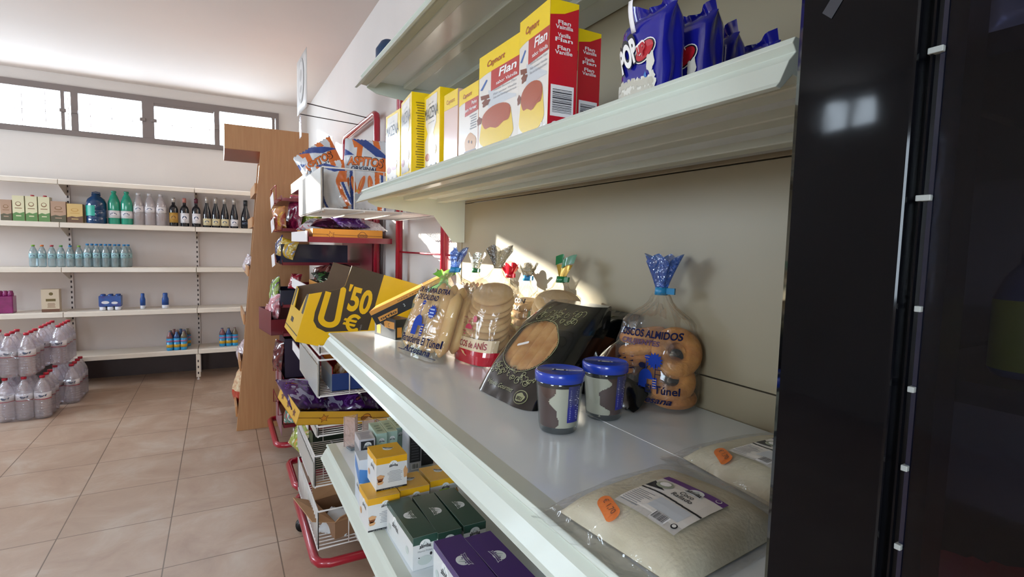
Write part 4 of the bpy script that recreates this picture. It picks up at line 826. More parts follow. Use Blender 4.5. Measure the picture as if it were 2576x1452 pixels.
for i in range(40): a = 2*PI*i/40; P.poly([(.070*math.cos(a), .135+.064*math.sin(a)), (.0715*math.cos(a), .135+.0655*math.sin(a)), (.0715*math.cos(a+.16), .135+.0655*math.sin(a+.16)), (.070*math.cos(a+.16), .135+.064*math.sin(a+.16))], GLD, 1)
def curl(cx, cy, s_, a0, dr):
    pts = []; 
    for k in range(12): a = a0+dr*k*.5; r = s_*(1-k/12); pts.append((cx+r*math.cos(a), cy+r*math.sin(a)))
    for k in range(11):
        (x0, y0), (x1, y1) = pts[k], pts[k+1]; nx, ny = -(y1-y0), x1-x0; L = math.hypot(nx, ny) or 1; q = .0007; P.poly([(x0+nx/L*q, y0+ny/L*q), (x0-nx/L*q, y0-ny/L*q), (x1-nx/L*q, y1-ny/L*q), (x1+nx/L*q, y1+ny/L*q)], GLD, 2)
for i in range(34): curl(-.07+.14*r_.random(), .052+.024*r_.random(), .005+.006*r_.random(), r_.random()*6, r_.choice((-1, 1)))
for i in range(34): curl(-.05+.12*r_.random(), .202+.03*r_.random(), .005+.006*r_.random(), r_.random()*6, r_.choice((-1, 1)))
P.text('Viñuela Gourmet' if False else 'Vejuelo Gourmet', -.012, .022, .011, GLD, 3, wd=.085, shear=.4); P.ell(.058, .024, .017, .015, GLD, 1, 20); P.ell(.058, .024, .0155, .0135, BF, 2, 20); P.ell(.058, .024, .011, .0095, GLD, 3, 16, wob=.1); P.text('BEU', .058, .018, .007, BF, 4, wd=.013, bold=.03)
P.rot = (-.02, .135, .45); P.rect(-.034, .131, -.008, .137, WHITE, 3); P.ell(-.034, .134, .003, .003, WHITE, 3, 10); P.ell(-.008, .134, .003, .003, WHITE, 3, 10); P.rot = None
b.build('gold_print', J)
for i in range(5):
    b = MB(); b.fn = jl; stick(b, -.058+.029*i, -.030, .06, .21, .0155, LADY); b.build('ladyfinger', J)
b = MB(); b.fn = jl; b.box(-.075, .075, .004, .006, .03, .22, CARD); b.build('inner_tray', J)
# K: black bags behind
def kb(label, loc, rot, w_, h_, t_, sd): return pouch('black_biscuit_bag', label, 'bag', loc, rot, w_, h_, t_, lambda u, v, s_: BF if not (s_ < 0 and abs(u-.5) < .3 and .3 < v < .6) else M('brown_window', '#5c3420', .2, coat=.5), 'black bags behind the windowed one', seed=sd)
kb('black bag with brown window lying just behind the windowed gourmet bag', (.60, .735, 1.127), (R(-52), 0, R(-84)), .17, .19, .05, 2)
kb('crumpled black bag against the back panel, left of the rings bag', (.690, .86, 1.127), (R(-14), 0, R(-90)), .17, .15, .045, 5)
# L: two-tone spread jars
JG = film('jar_glass', '#eef2f2', haze=.03, gloss=.09, bump=0); CHO = M('chocolate_spread', '#4a2219', .3, coat=.4); MLK = M('milk_spread', '#d8d2bb', .3, coat=.4); LID = M('blue_lid', '#1e3fb0', .25, coat=.5); LBL = M('indigo_label', '#2b2f8a', .35)
def jar(label, loc, rz, split):
    o = E('spread_jar', label, 'jar', loc, rz, 'two-tone spread jars')
    b = MB(); b.lathe([(.026, 0), (.0285, .003), (.030, .01), (.0355, .074), (.0355, .080)], JG, 40); b.build('jar_glass', o)
    b = MB()
    def col(u, v):
        s_ = .035*math.sin(v*7+split[1])+.012*math.sin(v*17); return MLK if (.60+s_ < u < 1.0 if split[0] == 0 else .18 < u < .60+s_*1.4) else CHO
    b.grid(lambda u, v: ((.0282+.0052*v)*math.cos(u*2*PI), (.0282+.0052*v)*math.sin(u*2*PI), .010+.060*v), 120, 40, None, mf=col, wrapu=True); b.lathe([(.0, .070), (.0334, .070)], CHO, 32); b.lathe([(.0, .010), (.0282, .010)], CHO, 32); b.build('spread', o)
    b = MB(); b.lathe([(.0355, .077), (.0375, .0775), (.0378, .090), (.0362, .0925), (.0345, .0925), (.0335, .0913), (.0001, .0913)], LID, 48); 
    P = PR(b, lambda x, y, l: (x, y, .0914+.0002*l)); P.rot = (0, 0, -rz-.75); P.rect(-.009, -.0035, .009, .0035, WHITE, 1); P.ell(-.009, 0, .0035, .0035, WHITE, 1, 10); P.ell(.009, 0, .0035, .0035, WHITE, 1, 10); P.text('1.60', 0, -.0012, .0024, LGREY, 2); b.build('lid', o)
    b = MB(); P = PR(b, lambda x, y, l: ((.0292+.068*y+.0008+.0002*l)*math.sin(x/.033), -(.0292+.068*y+.0008+.0002*l)*math.cos(x/.033), y+.006)); P.rect(-.011, .013, .011, .068, LBL, 1, 5, 5); P.lines(-.008, .018, .064, .017, 16, M('pale_lilac_ink', '#b9bade', .4), 3, 'L', th=.35, rnd=.3); P.rect(-.009, .047, .009, .049, WHITE, 3); b.build('jar_label', o)
    return o
jar('two-tone spread jar in front, blue lid with a white price sticker', (.447, .645, ZM), R(8), (0, 0))
jar('two-tone spread jar behind, touching the bag of sugared rings', (.550, .664, ZM), R(14), (1, 1.4))
# M: sugared rings
Rg = Bag('clear bag of sugared dough rings with a blue gathered top, against the back panel', (.682, .685, ZM), R(-72), .155, .10, .14, .20, k=.05, q=2.6, tie=TIE, tuft=BTUFT, th=.062, tw=.022, name='ring_biscuit_bag', seed=8)
for i in range(5): b = Rg.mb(); torus(b, (-.030, .0, .020+.0250*i), .029, .0145, RING, rot=(.15*math.sin(i*2), .22+.1*math.sin(i), i)); b.build('ring_biscuit', Rg.o)
for i, (c, r_, R_) in enumerate((((.040, -.006, .100), (1.15, .0, .75), .030), ((.030, .016, .088), (1.2, .2, .7), .027), ((.034, -.010, .052), (.9, .1, .6), .029), ((.034, .0, .020), (.1, .1, 0), .028))): b = Rg.mb(); torus(b, c, R_, .0145, RING, rot=r_); b.build('ring_biscuit', Rg.o)
b = Rg.mb(); P = Rg.print(b); P.text('BUENOS ALMIDOS' if False else 'ROSCOS ALMIDOS', .0, .122, .012, NB, 2, wd=.12, bold=.03); P.text('CRUJIENTES', -.01, .107, .008, M('plum_ink', '#4a2a52', .4), 2, wd=.075, bold=.03); P.star(.022, .085, .015, MB_, 14); P.rect(.024, .05, .0255, .08, NB, 2); P.rect(.024, .07, .036, .0712, NB, 2); P.rect(.024, .062, .034, .0632, NB, 2)
windmill(P, .008, .053, .017, MB_); P.ell(.0, .075, .007, .005, NB, 1, 12); P.text('Panadería El Túnel', .0, .03, .013, NB, 2, wd=.13, bold=.02); P.text('con Artesana', .0, .013, .011, NB, 2, wd=.11, bold=.02, shear=.4)
r_ = random.Random(8)
for i in range(24): xx, yy = -.06+.035*r_.random(), .06+.03*r_.random(); P.poly([(xx, yy), (xx+.008, yy+.005*r_.random()), (xx+.009, yy+.001)], NB, 1)
b.build('printed_lettering', Rg.o)
# coconut bags
COCO = M('grated_coconut', '#dcd6be', .8, col2='#cdc5a8', vscale=24, bump=.18, bscale=260); CF = film('thin_clear_film', '#ffffff', haze=.03, gloss=.05, bump=1.0, bscale=26, rough=.05); ORS = M('orange_sticker', '#f07a12', .4); VIO = M('violet_band', '#5a1f78', .35)
def coco(label, loc, rz, sd):
    o = E('grated_coconut_bag', label, 'bag', loc, rz, 'grated coconut bags')
    W_, L_ = .160, .185
    def hh(x, y):
        a, c = min(1, abs(x)/(W_/2*.93)), min(1, abs(y)/(L_/2*.9)); e = max(0, 1-a**4)**.6*max(0, 1-c**4)**.6; return e*(.030+.005*noise.noise((x*16+sd, y*16, 1.)))
    b = MB(); b.grid(lambda u, v: ((u-.5)*W_*.94, (v-.5)*L_*.9, .002+hh((u-.5)*W_*.94, (v-.5)*L_*.9)*.97), 40, 40, COCO); b.grid(lambda u, v: ((u-.5)*W_*.94, (v-.5)*L_*.9, .0012), 4, 4, COCO); b.build('grated_coconut', o)
    b = MB(); b.grid(lambda u, v: ((u-.5)*(W_+.012+.004*math.sin(v*17)), (v-.5)*(L_+.04), .0016+hh((u-.5)*W_, (v-.5)*L_*1.0)+.0018+.0035*max(0, abs(v-.5)-.42)/.08*(1+math.sin(u*24+sd))), 50, 60, CF)
    b.grid(lambda u, v: ((u-.5)*(W_+.012), (v-.5)*(L_+.04), .0006), 4, 4, CF); b.build('bag_film', o)
    cv = lambda x, y: (.012+(x-.0015)*.76, -.016+(y-.004)*.9)
    b = MB(); P = PR(b, lambda x, y, l: (cv(x, y)[0], cv(x, y)[1], .0042+hh(*cv(x, y))+.0003*l)); x0, x1 = -.045, .048; y0, y1 = -.042, .050
    P.rect(x0, y0, x1, y1, WHT2, 1, 8, 8); P.rect(x0, y1-.011, x1+.0, y1, VIO, 2, 8, 1); P.poly([(x0, .008), (x0+.028, .012), (x0+.0, .026)], INK, 2); P.ell(x0+.018, .024, .012, .010, M('coconut_pic', '#9aa08c', .5), 3, 14); P.ell(x0+.018, .025, .008, .006, WHITE, 4, 12)
    for i in range(10): P.rect(x0+(x1-x0)*i/10, .001+.0012*math.sin(i*.6), x0+(x1-x0)*(i+1)/10, .004+.0012*math.sin(i*.6), INK, 2)
    P.emblem(.01, .036, .010, 0, INK, 3); P.text('Coco', .008, .0205, .0075, INK, 3, wd=.02, bold=.01); P.text('Rallado', .008, .0115, .0075, INK, 3, wd=.03, bold=.01)
    P.lines(x0+.003, -.036, -.003, .03, 9, GREY, 2, 'L', th=.3); P.rect(-.008, -.026, .038, -.002, LGREY, 2, 4, 2); P.barcode(.008, -.041, .030, -.027, 3, seed=6); P.ell(.040, -.033, .004, .004, INK, 3, 12); P.ell(.040, -.033, .0025, .0025, WHT2, 4, 12); P.ell(.038, y1-.0055, .004, .004, WHITE, 3, 12); P.ell(.038, y1-.0055, .003, .003, VIO, 4, 12); b.build('label', o)
    b = MB(); P = PR(b, lambda x, y, l: (x+.024, y-.010, .0045+hh(x+.024, y-.010)+.0003*l)); P.rot = (-.045, -.058, -.35); P.rect(-.054, -.065, -.036, -.051, ORS, 2, 4, 3); P.ell(-.054, -.058, .007, .007, ORS, 2, 14); P.ell(-.036, -.058, .007, .007, ORS, 2, 14); P.text('0,50' if False else '€ 1,70', -.045, -.0605, .005, M('brown_ink', '#6a3a1a', .4), 4, wd=.02); b.build('price_sticker', o)
    return o
coco('clear bag of grated coconut in the foreground with violet banded label', (.395, .366, ZM), R(-84), 1)
coco('second grated coconut bag partly hidden by the black cooler edge', (.605, .392, ZM), R(-97), 4)
# ================================================================== WOODEN UNIT at the end of the aisle
def edge(z): return .088+z/2.05*.183
wu = E('wooden_display_unit', 'light beech display unit with overhanging top and slanted side panel at the aisle end', 'display unit', (0, 0, 0))
b = MB(); b.extr([(.088, 0), (.60, 0), (.60, 2.215), (.044, 2.215), (.044, 2.045), (.271, 2.045)], 'y', 4.26, 4.285, WOODM); b.build('side_panel', wu, bevel=.001)
b = MB(); b.box(.044, .60, 4.287, 4.93, 2.045, 2.06, WOODR); b.box(.044, .06, 4.287, 4.93, 2.06, 2.215, WOODM); b.build('canopy', wu)
b = MB(); b.box(.585, .60, 4.287, 4.93, 0, 2.04, WOODM); b.build('back_board', wu)
b = MB(); b.extr([(.12, 0), (.585, 0), (.585, 2.04), (.29, 2.04)], 'y', 4.905, 4.93, WOODM); b.build('far_panel', wu)
for z in (1.745, 1.50, 1.14, .785, .44, .10):
    x = edge(z); b = MB(); b.box(x, .58, 4.288, 4.90, z, z+.018, WOODM); b.box(x-.012, x, 4.288, 4.90, z, z+.075, WOODM); b.build('ledge', wu, bevel=.001)
FOILW2 = M('white_foil_print', '#cfc6c8', .25, col2='#a88a92', vscale=26, coat=.4); NUTS = M('pale_snack', '#d8c9a4', .6, col2='#b8805a', vscale=40, bump=.4)
pouch('snack_bag', 'small white foil bag on the wooden unit at middle height', 'snack bag', (.175, 4.72, 1.16), (R(-15), R(20), R(-75)), .13, .13, .05, lambda u, v, s_: FOILW2, 'bags on the wooden unit', seed=3)
pouch('snack_bag', 'crumpled white bag on the second lowest ledge of the wooden unit', 'snack bag', (.12, 4.70, .46), (R(-20), R(35), R(-80)), .17, .15, .07, lambda u, v, s_: FOILW2, 'bags on the wooden unit', seed=6)
pouch('snack_bag', 'cream and red snack bag at the bottom of the wooden unit', 'snack bag', (.10, 4.62, .125), (R(-12), 0, R(-80)), .2, .27, .09, lambda u, v, s_: NUTS if v > .33 else M('red_bag_foot', '#b2402c', .3, coat=.5), 'bags on the wooden unit', seed=8)

# ================================================================== RED RACKS
def rack_frame(o, y0, y1, xf, zt, zb=.10, yb0=None, yb1=None, m=RED, r=.019):
    X = .852; b = MB(); c = .05
    b.tube([(X, y0, zb), (X, y0, zt-c), (X, y0+c*.3, zt-c*.3), (X, y0+c, zt), (X, y1-c, zt), (X, y1-c*.3, zt-c*.3), (X, y1, zt-c), (X, y1, zb)], r, m, 10); b.build('back_frame', o)
    yb0 = yb0 if yb0 is not None else y0; yb1 = yb1 if yb1 is not None else y1; b = MB()
    b.tube([(X-.02, yb0, zb), (xf+c, yb0, zb), (xf+c*.3, yb0+c*.3, zb), (xf, yb0+c, zb), (xf, yb1-c, zb), (xf+c*.3, yb1-c*.3, zb), (xf+c, yb1, zb), (X-.02, yb1, zb)], r, m, 10); b.build('base_frame', o)
def caster(o, x, y, zb=.1):
    b = MB(); sv = b.X; b.X = Matrix.Translation((x, y, .032)) @ Matrix.Rotation(PI/2, 4, 'X'); b.lathe([(.006, -.012), (.031, -.012), (.032, 0), (.031, .012), (.006, .012)], BLK, 16); b.X = sv
    b.tube([(x, y, .05), (x, y, zb-.01)], .008, GREY, 8); b.box(x-.018, x+.018, y-.02, y+.02, .05, .066, GREY); b.build('caster', o)
def tray(o, x0, x1, y0, y1, z, strip=None, h=.05, m=REDT, tilt=0):
    b = MB(); b.box(x0, x1, y0, y1, z-.004, z, m); b.box(x0, x1, y0, y0+.003, z, z+h*.5, m); b.box(x0, x1, y1-.003, y1, z, z+h*.5, m); b.box(x0, x0+.003, y0, y1, z, z+h, m)
    t = b.build('rack_tray', o)
    if strip: b = MB(); b.box(x0-.006, x0-.001, y0+.005, y1-.005, z-.002, z+h+.004, PAPER); b.build('price_strip', t)
    return t
rb = E('wire_basket_rack', 'rack of white wire baskets on a red tube frame beside the white shelving', 'basket rack', (0, 0, 0))
rack_frame(rb, 2.13, 2.79, .322, 2.22); caster(rb, .33, 2.62)
b = MB()
for z in (1.36, 1.70): b.tube([(.852, 2.0 if z < 1.5 else 2.13, z), (.852, 2.78, z)], .005, RED, 6)
b.build('cross_rod', rb)
def basket(o, x0, x1, y0, y1, z, h, plate=True, sidew=.1, ph=None, m=WIRE, sides=True, drop=0):
    t = None; b = MB(); r = .0026; R3 = .0042
    n = int((y1-y0)/.026)
    for i in range(n+1): y = y0+(y1-y0)*i/n; b.tube([(x0, y, z), (x1, y, z)], r, m, 5)
    for k in range(4): x = x0+(x1-x0)*k/3; b.tube([(x, y0, z-.004), (x, y1, z-.004)], R3, m, 5)
    def rim(zz, rr): b.tube([(x0, y0, zz), (x1, y0, zz), (x1, y1, zz), (x0, y1, zz)], rr, m, 6, close=True)
    rim(z, R3)
    if sides:
        rim(z+h, R3)
        k = int((x1-x0)/sidew)
        for i in range(k+1):
            x = x0+(x1-x0)*i/k
            for y in (y0, y1): b.tube([(x, y, z), (x, y, z+h)], r, m, 5)
        k = int((y1-y0)/.03)
        for i in range(k+1):
            y = y0+(y1-y0)*i/k; b.tube([(x0, y, z), (x0, y, z+h)], r, m, 5); 
            if i % 3 == 0: b.tube([(x1, y, z), (x1, y, z+h)], r, m, 5)
    t = b.build('wire_basket', o)
    if plate: b = MB(); b.box(x0-.008, x0-.005, y0+.004, y1-.004, z-.004, z+(ph or h), M('white_strip', '#c6c8c4', .3, coat=.3)); b.build('price_plate', t)
    return t
basket(rb, .352, .825, 2.14, 2.78, 1.532, .158)
basket(rb, .345, .825, 2.18, 2.78, .955, .03, plate=False)
basket(rb, .345, .825, 2.20, 2.74, .775, .15, ph=.13)
basket(rb, .355, .825, 2.30, 2.84, .575, .04, ph=.03)
basket(rb, .345, .825, 2.32, 2.85, .345, .135, ph=.10)
basket(rb, .335, .825, 2.18, 2.80, .14, .16, plate=False)
# second rack (red) beyond
ra = E('red_snack_rack', 'tall red metal snack rack with header card on wires, between wire baskets and wooden unit', 'snack rack', (0, 0, 0))
rack_frame(ra, 3.26, 4.20, .30, 2.20, yb0=3.55, yb1=4.14)
b = MB(); b.tube([(.83, 2.88, .1), (.385, 2.88, .1), (.35, 2.89, .1), (.335, 2.93, .1), (.335, 3.22, .1), (.35, 3.26, .1), (.385, 3.27, .1), (.83, 3.27, .1)], .019, RED, 10); b.build('base_frame', ra)
AX = .395
for z in (1.695, 1.405, 1.125, .73, .42, .17): tray(ra, AX, .83, 2.85, 3.50, z, strip=True, h=.05)
# third rack (red), farthest
rc = ra
CX = .345
for z in (1.66, 1.47, 1.255, .985, .80, .50, .20): tray(rc, CX, .83, 3.60, 4.18, z, h=.03)
for z in (1.66, 1.47, .50, .28):
    b = MB(); b.tube([(CX, 3.62, z), (CX-.03, 3.62, z), (CX-.03, 3.62, z+.09), (CX-.03, 3.95, z+.09), (CX-.03, 3.95, z), (CX, 3.95, z)], .003, WIRER, 6); b.build('wire_guard', rc)
b = MB(); b.tube([(CX, 3.62, 1.66), (CX, 4.1, 1.66)], .003, WIRER, 5)
for i in range(12): b.tube([(CX, 3.63+.035*i, 1.66), (CX+.18, 3.63+.035*i, 1.66)], .0025, WIRER, 5)
b.build('wire_shelf', rc)
b = MB(); b.box(.832, .838, 3.29, 4.18, .18, 1.62, REDT); b.build('back_sheet', rc)
for z, y in ((1.66, 3.70), (1.50, 3.68), (1.27, 3.66)):
    b = MB(); b.poly([(CX-.035, y, z-.02), (CX-.035, y+.22, z-.045), (CX-.04, y+.22, z+.035), (CX-.04, y, z+.055)], PAPER); b.build('price_card', rc, solid=.001)
for z in (.42, .14):
    b = MB(); b.box(CX-.012, CX-.008, 3.62, 4.0, z, z+.14, M('mauve_strip', '#8f6a72', .4)); b.build('side_strip', rc)
b = MB(); b.grid(lambda u, v: (.45, 3.25+.42*u, 2.17+.03*u+(.33+.0*u)*v), 6, 6, M('grey_header_card', '#cfcac6', .5)); hd = b.build('header_card', rc, solid=.002)
b = MB(); P = PR(b, lambda x, y, l: (.4475-.0006*l, 3.67-x, 2.20+y)); P.ell(.2, .17, .12, .13, M('card_ring', '#b0aba7', .5), 1, 24); P.ell(.2, .17, .1, .11, M('grey_header_card', '#b9b4b0'), 2, 24); P.ell(.2, .2, .05, .035, M('card_ring', '#9b9692', .5), 3, 16); P.ell(.2, .12, .05, .02, M('card_ring', '#9b9692', .5), 3, 16); b.build('card_print', hd)
b = MB(); b.tube([(.45, 3.45, 2.24), (.852, 3.45, 2.2)], .003, SLOT, 6); b.tube([(.45, 3.68, 2.22), (.852, 3.68, 2.2)], .003, SLOT, 6); b.build('sign_wire', rc)
b = MB(); b.box(.44, .443, 3.42, 3.50, 2.03, 2.07, PAPER); b.box(.438, .442, 3.43, 3.49, 2.07, 2.16, film('clear_hanger', '#f4eef6', haze=.3, gloss=.3)); b.build('hanging_label', rc)

# ---- rack contents
ORC = M('orange_tray_card', '#c98526', .5); NVC = M('navy_card', '#0e1c3c', .35, coat=.2); YTC = M('yellow_tray_card', '#cfa02e', .5)
def openbox(name, label, loc, rz, w_, d_, h_, m, mi=CARDIN, cat='display box', group=None, prints=None, fh=None, rot=None, t=.003):
    """open tray carton, x width, y depth, front = -y"""
    o = E(name, label, cat, loc, rz, group, rot=rot); b = MB(); fh = fh or h_
    def wall(x0, x1, y0, y1, z1, out, inn):
        b.box(x0, x1, y0, y1, 0, z1, mi, out)
    b.box(-w_/2, w_/2, -d_/2, d_/2, 0, t, m)
    wall(-w_/2, w_/2, -d_/2, -d_/2+t, fh, {2: m}, mi); wall(-w_/2, w_/2, d_/2-t, d_/2, h_, {4: m}, mi); wall(-w_/2, -w_/2+t, -d_/2+t, d_/2-t, h_, {5: m}, mi); wall(w_/2-t, w_/2, -d_/2+t, d_/2-t, h_, {3: m}, mi)
    if prints: prints(b, w_, d_, h_)
    b.build('carton_body', o); return o
def star_print(b, w, d, h, y=None):
    P = face(b, 'front', w, d, h); k = M('brown_print', '#6a3a18', .5)
    P.poly([(w*.0, h*.52), (w, h*.46), (w, h*.5), (w*.0, h*.56)], k, 1); P.star(w*.25, h*.5, h*.36, k, 5, 2, .45); P.star(w*.25, h*.5, h*.28, ORC, 5, 3, .45)
    P.ell(w*.7, h*.48, h*.36, h*.36, k, 2, 20); P.ell(w*.7, h*.48, h*.31, h*.31, ORC, 3, 20); P.rect(w*.7-h*.42, h*.36, w*.7+h*.42, h*.6, k, 4); P.text('LAYS' if False else 'SNACKS', w*.7, h*.41, h*.13, ORC, 5, wd=h*.7)
o = openbox('snack_tray_box', 'orange open snack carton on the red rack, printed with a star and a round seal', (.60, 3.0, 1.41), 0, .36, .28, .062, ORC, prints=star_print, group='orange snack cartons')
o = openbox('snack_tray_box', 'orange snack carton seen between the two red posts', (.60, 3.33, 1.41), 0, .36, .28, .062, ORC, prints=star_print, group='orange snack cartons')
o = openbox('snack_tray_box', 'lower orange carton partly hidden by the yellow promotion box', (.62, 3.0, 1.13), 0, .36, .28, .062, ORC, prints=star_print, group='orange snack cartons')
openbox('navy_display_box', 'long navy display box on the far red rack', (.545, 3.78, 1.26), 0, .41, .34, .125, NVC, NVC, group='navy display boxes')
openbox('navy_display_box', 'lower navy display box above the crimson one', (.54, 3.78, .99), 0, .41, .34, .10, NVC, NVC, group='navy display boxes')
openbox('crimson_display_box', 'crimson open display box with pale printed end on the far red rack', (.46, 3.80, .805), R(8), .42, .34, .15, M('crimson_card', '#6f1524', .35, coat=.3), M('pinkish_card', '#a2707a', .5), fh=.10)
openbox('purple_display_box', 'dark purple tall carton low on the far red rack', (.56, 3.82, .51), 0, .40, .34, .26, M('purple_card', '#261a38', .4), NVC)
openbox('brown_display_box', 'dark brown display carton with yellow edges below the promotion box', (.60, 3.02, .425), R(6), .34, .28, .24, M('dark_brown_card', '#2e2824', .5), CARDIN, fh=.2, prints=lambda b, w, d, h: (PR(b, lambda x, y, l: (-w/2-.0003*l, d/2-x, y)).rect(0, 0, d*.1, h, YTC, 1), PR(b, lambda x, y, l: (-w/2-.0003*l, d/2-x, y)).rect(d*.8, 0, d, h*.75, YTC, 1)))
openbox('green_display_box', 'dark green carton at the foot of the red rack', (.60, 3.05, .175), 0, .36, .3, .2, M('bottle_green_card', '#1c3322', .4), CARDIN)
# crisp bags
def cmat(cols, f=1.0):
    m_ = foil('foil_'+'_'.join(c.strip('#') for c in cols), cols)
    return lambda u, v, s_: m_
rnd = random.Random(11)
SN = [  # label, loc, rot(deg), w, h, t, cols
 ('magenta crisp bag standing at the top of the far red rack', (.42, 3.72, 1.475), (-8, 5, -60), .16, .23, .06, ['#7c1740', '#a8325c', '#5a1030']),
 ('peach and yellow snack bag in front of the magenta one', (.345, 3.70, 1.475), (-5, -10, -50), .11, .15, .05, ['#c58a5a', '#d9b03a', '#a84a38']),
 ('green and yellow snack bag beside the white basket', (.52, 3.66, 1.475), (-6, 8, -40), .14, .19, .06, ['#8a9a3a', '#c9b830', '#5a7a2a']),
 ('silver and pink foil bag lying below the green and yellow one', (.46, 3.10, 1.47), (-70, 0, -30), .2, .16, .06, ['#c9c6cc', '#b86a7a', '#8f9098']),
 ('dark plum bag lying flat above the orange carton', (.56, 3.02, 1.49), (-78, 0, -15), .26, .17, .06, ['#2a1326', '#3a1a34', '#4a2040']),
 ('violet foil bag with bright highlights above the orange carton', (.66, 2.98, 1.49), (-68, 0, 10), .18, .16, .06, ['#4a2a6a', '#8a7aa8', '#35184f']),
 ('white translucent bag at the right end of the orange carton', (.76, 3.02, 1.475), (-72, 0, 5), .2, .16, .05, ['#cfc8cc', '#dedbe0', '#b9b0b8']),
 ('navy and gold small bag poking out at the far rack edge', (.345, 3.70, 1.29), (-10, -30, -70), .12, .15, .04, ['#2a2f6a', '#c9a23a', '#22254a']),
 ('yellow and grey bag next to the navy display box', (.36, 3.62, 1.30), (-14, 12, -50), .14, .12, .05, ['#b9962a', '#8f93a4', '#c9ba6a']),
 ('dark grey foil bag on the lower orange carton', (.66, 3.05, 1.19), (-60, 10, 10), .2, .15, .07, ['#26242c', '#4a484f', '#16151a']),
 ('brown and red foil bag tucked behind the dark grey one', (.52, 3.12, 1.19), (-55, -12, -20), .14, .13, .05, ['#6a3a34', '#a07a70', '#3a1c1c']),
 ('black, white and green foil bag in the lower orange carton', (.54, 2.98, 1.18), (-65, 0, 20), .14, .12, .05, ['#20302a', '#c9cfc4', '#3a6a3a']),
 ('lime and violet bag sticking out of the far rack', (.305, 3.72, 1.0), (-12, -18, -72), .12, .17, .05, ['#7a9a3a', '#5a2a7a', '#a8b878']),
 ('pink and clear sweet bag below the lime one', (.30, 3.68, .90), (-8, -8, -70), .13, .16, .06, ['#c98a94', '#b8b0b8', '#a04a5a']),
 ('red and white small bag beside the lower navy box', (.41, 3.62, 1.10), (-20, 0, -50), .09, .1, .04, ['#9a2436', '#d0b8bc', '#7a1a2a']),
 ('pink strawberry sweet bag at the front of the crimson box', (.275, 3.80, .83), (-5, 0, -78), .16, .15, .05, ['#c2707a', '#d8a8a4', '#a83a4a']),
 ('brown and red bag hanging low on the far rack', (.32, 3.72, .55), (-6, 0, -75), .14, .2, .06, ['#5a2228', '#7a3a34', '#3a1418']),
 ('teal, white and red wrapper bag near the base of the red rack', (.34, 3.25, .34), (-20, -15, -70), .15, .17, .05, ['#3a7a70', '#d8d4d0', '#a83040']),
 ('lime and orange wrapper bag below the teal one', (.35, 3.10, .24), (-25, 10, -70), .15, .15, .05, ['#8fa03a', '#c98a3a', '#d8d4b0']),
]
for lb, lc, rt, w_, h_, t_, cols in SN:
    pouch('snack_bag', lb, 'snack bag', lc, tuple(map(R, rt)), w_, h_, t_, cmat(cols), 'snack bags on the red racks', seed=rnd.random()*9)
# corn snack bags in the top basket
WF = M('snack_white_foil', '#cdd2d8', .2, coat=.6, bump=.2, bscale=25); OF = M('snack_orange_foil', '#cf6a2a', .22, coat=.6); BFO = M('snack_blue_foil', '#23458f', .22, coat=.6)
def asp(u, v, s_):
    if s_ > 0: return WF
    if v > .74 and math.sin(u*8+v*18) > .35: return BFO
    if v > .5 and u > .84+.1*math.sin(v*9): return OF
    if .86 < v and math.sin(u*14+v*8) < -.6: return OF
    if v < .52:
        k = u+(v-.2)*.20
        if .06 < k < .17 or .80 < k < .9: return OF
        if .24 < k < .31 or .93 < k < .99: return BFO
    if v > .72 and .3 < u < .42: return OF
    return WF
def asp_dec(P, w=.21, h=.31):
    P.text('ASPITOS', 0, h*.60, .036, INK, 1, wd=.165, bold=.06, shear=.1); P.text('ASPITOS', 0, h*.605, .034, OF, 3, wd=.158, bold=.04, shear=.1); P.text('ORIGINAL', .0, h*.53, .018, M('navy_ink2', '#1d2a4a', .4), 3, wd=.12, bold=.03)
    for x, a, s_ in ((-.04, .3, 1), (-.005, -.25, 1.1), (.035, .2, 1.2), (-.07, -.1, .8)): P.rot = (x, h*.33, a); P.ell(x, h*.33, .010*s_, .038*s_, OF, 3, 16); P.ell(x-.003, h*.34, .003, .024, M('pale_orange_print', '#e09a5a', .3), 4, 10); P.rot = None
    P.rect(-.03, h*.12, .045, h*.2, M('grey_block_print', '#9fa3a8', .4), 2, 3, 2); P.star(-.02, h*.24, .008, YTC, 10, 3)
pouch('corn_snack_bag', 'white, orange and blue corn snack bag standing tall in the top wire basket', 'snack bag', (.545, 2.33, 1.545), (R(-10), R(3), R(-24)), .20, .315, .07, asp, 'corn snack bags in the top basket', seed=1, decor=asp_dec, nu=90, nv=120)
pouch('corn_snack_bag', 'white and orange corn snack bag tipped to the left in the top wire basket', 'snack bag', (.50, 2.58, 1.60), (R(-12), R(-32), R(-30)), .21, .31, .07, asp, 'corn snack bags in the top basket', seed=4, decor=asp_dec, nu=90, nv=120)
pouch('corn_snack_bag', 'white and orange corn snack bag at the corner of the top wire basket', 'snack bag', (.43, 2.30, 1.542), (R(-6), R(-14), R(-35)), .15, .20, .06, asp, 'corn snack bags in the top basket', seed=7, nu=90, nv=110)
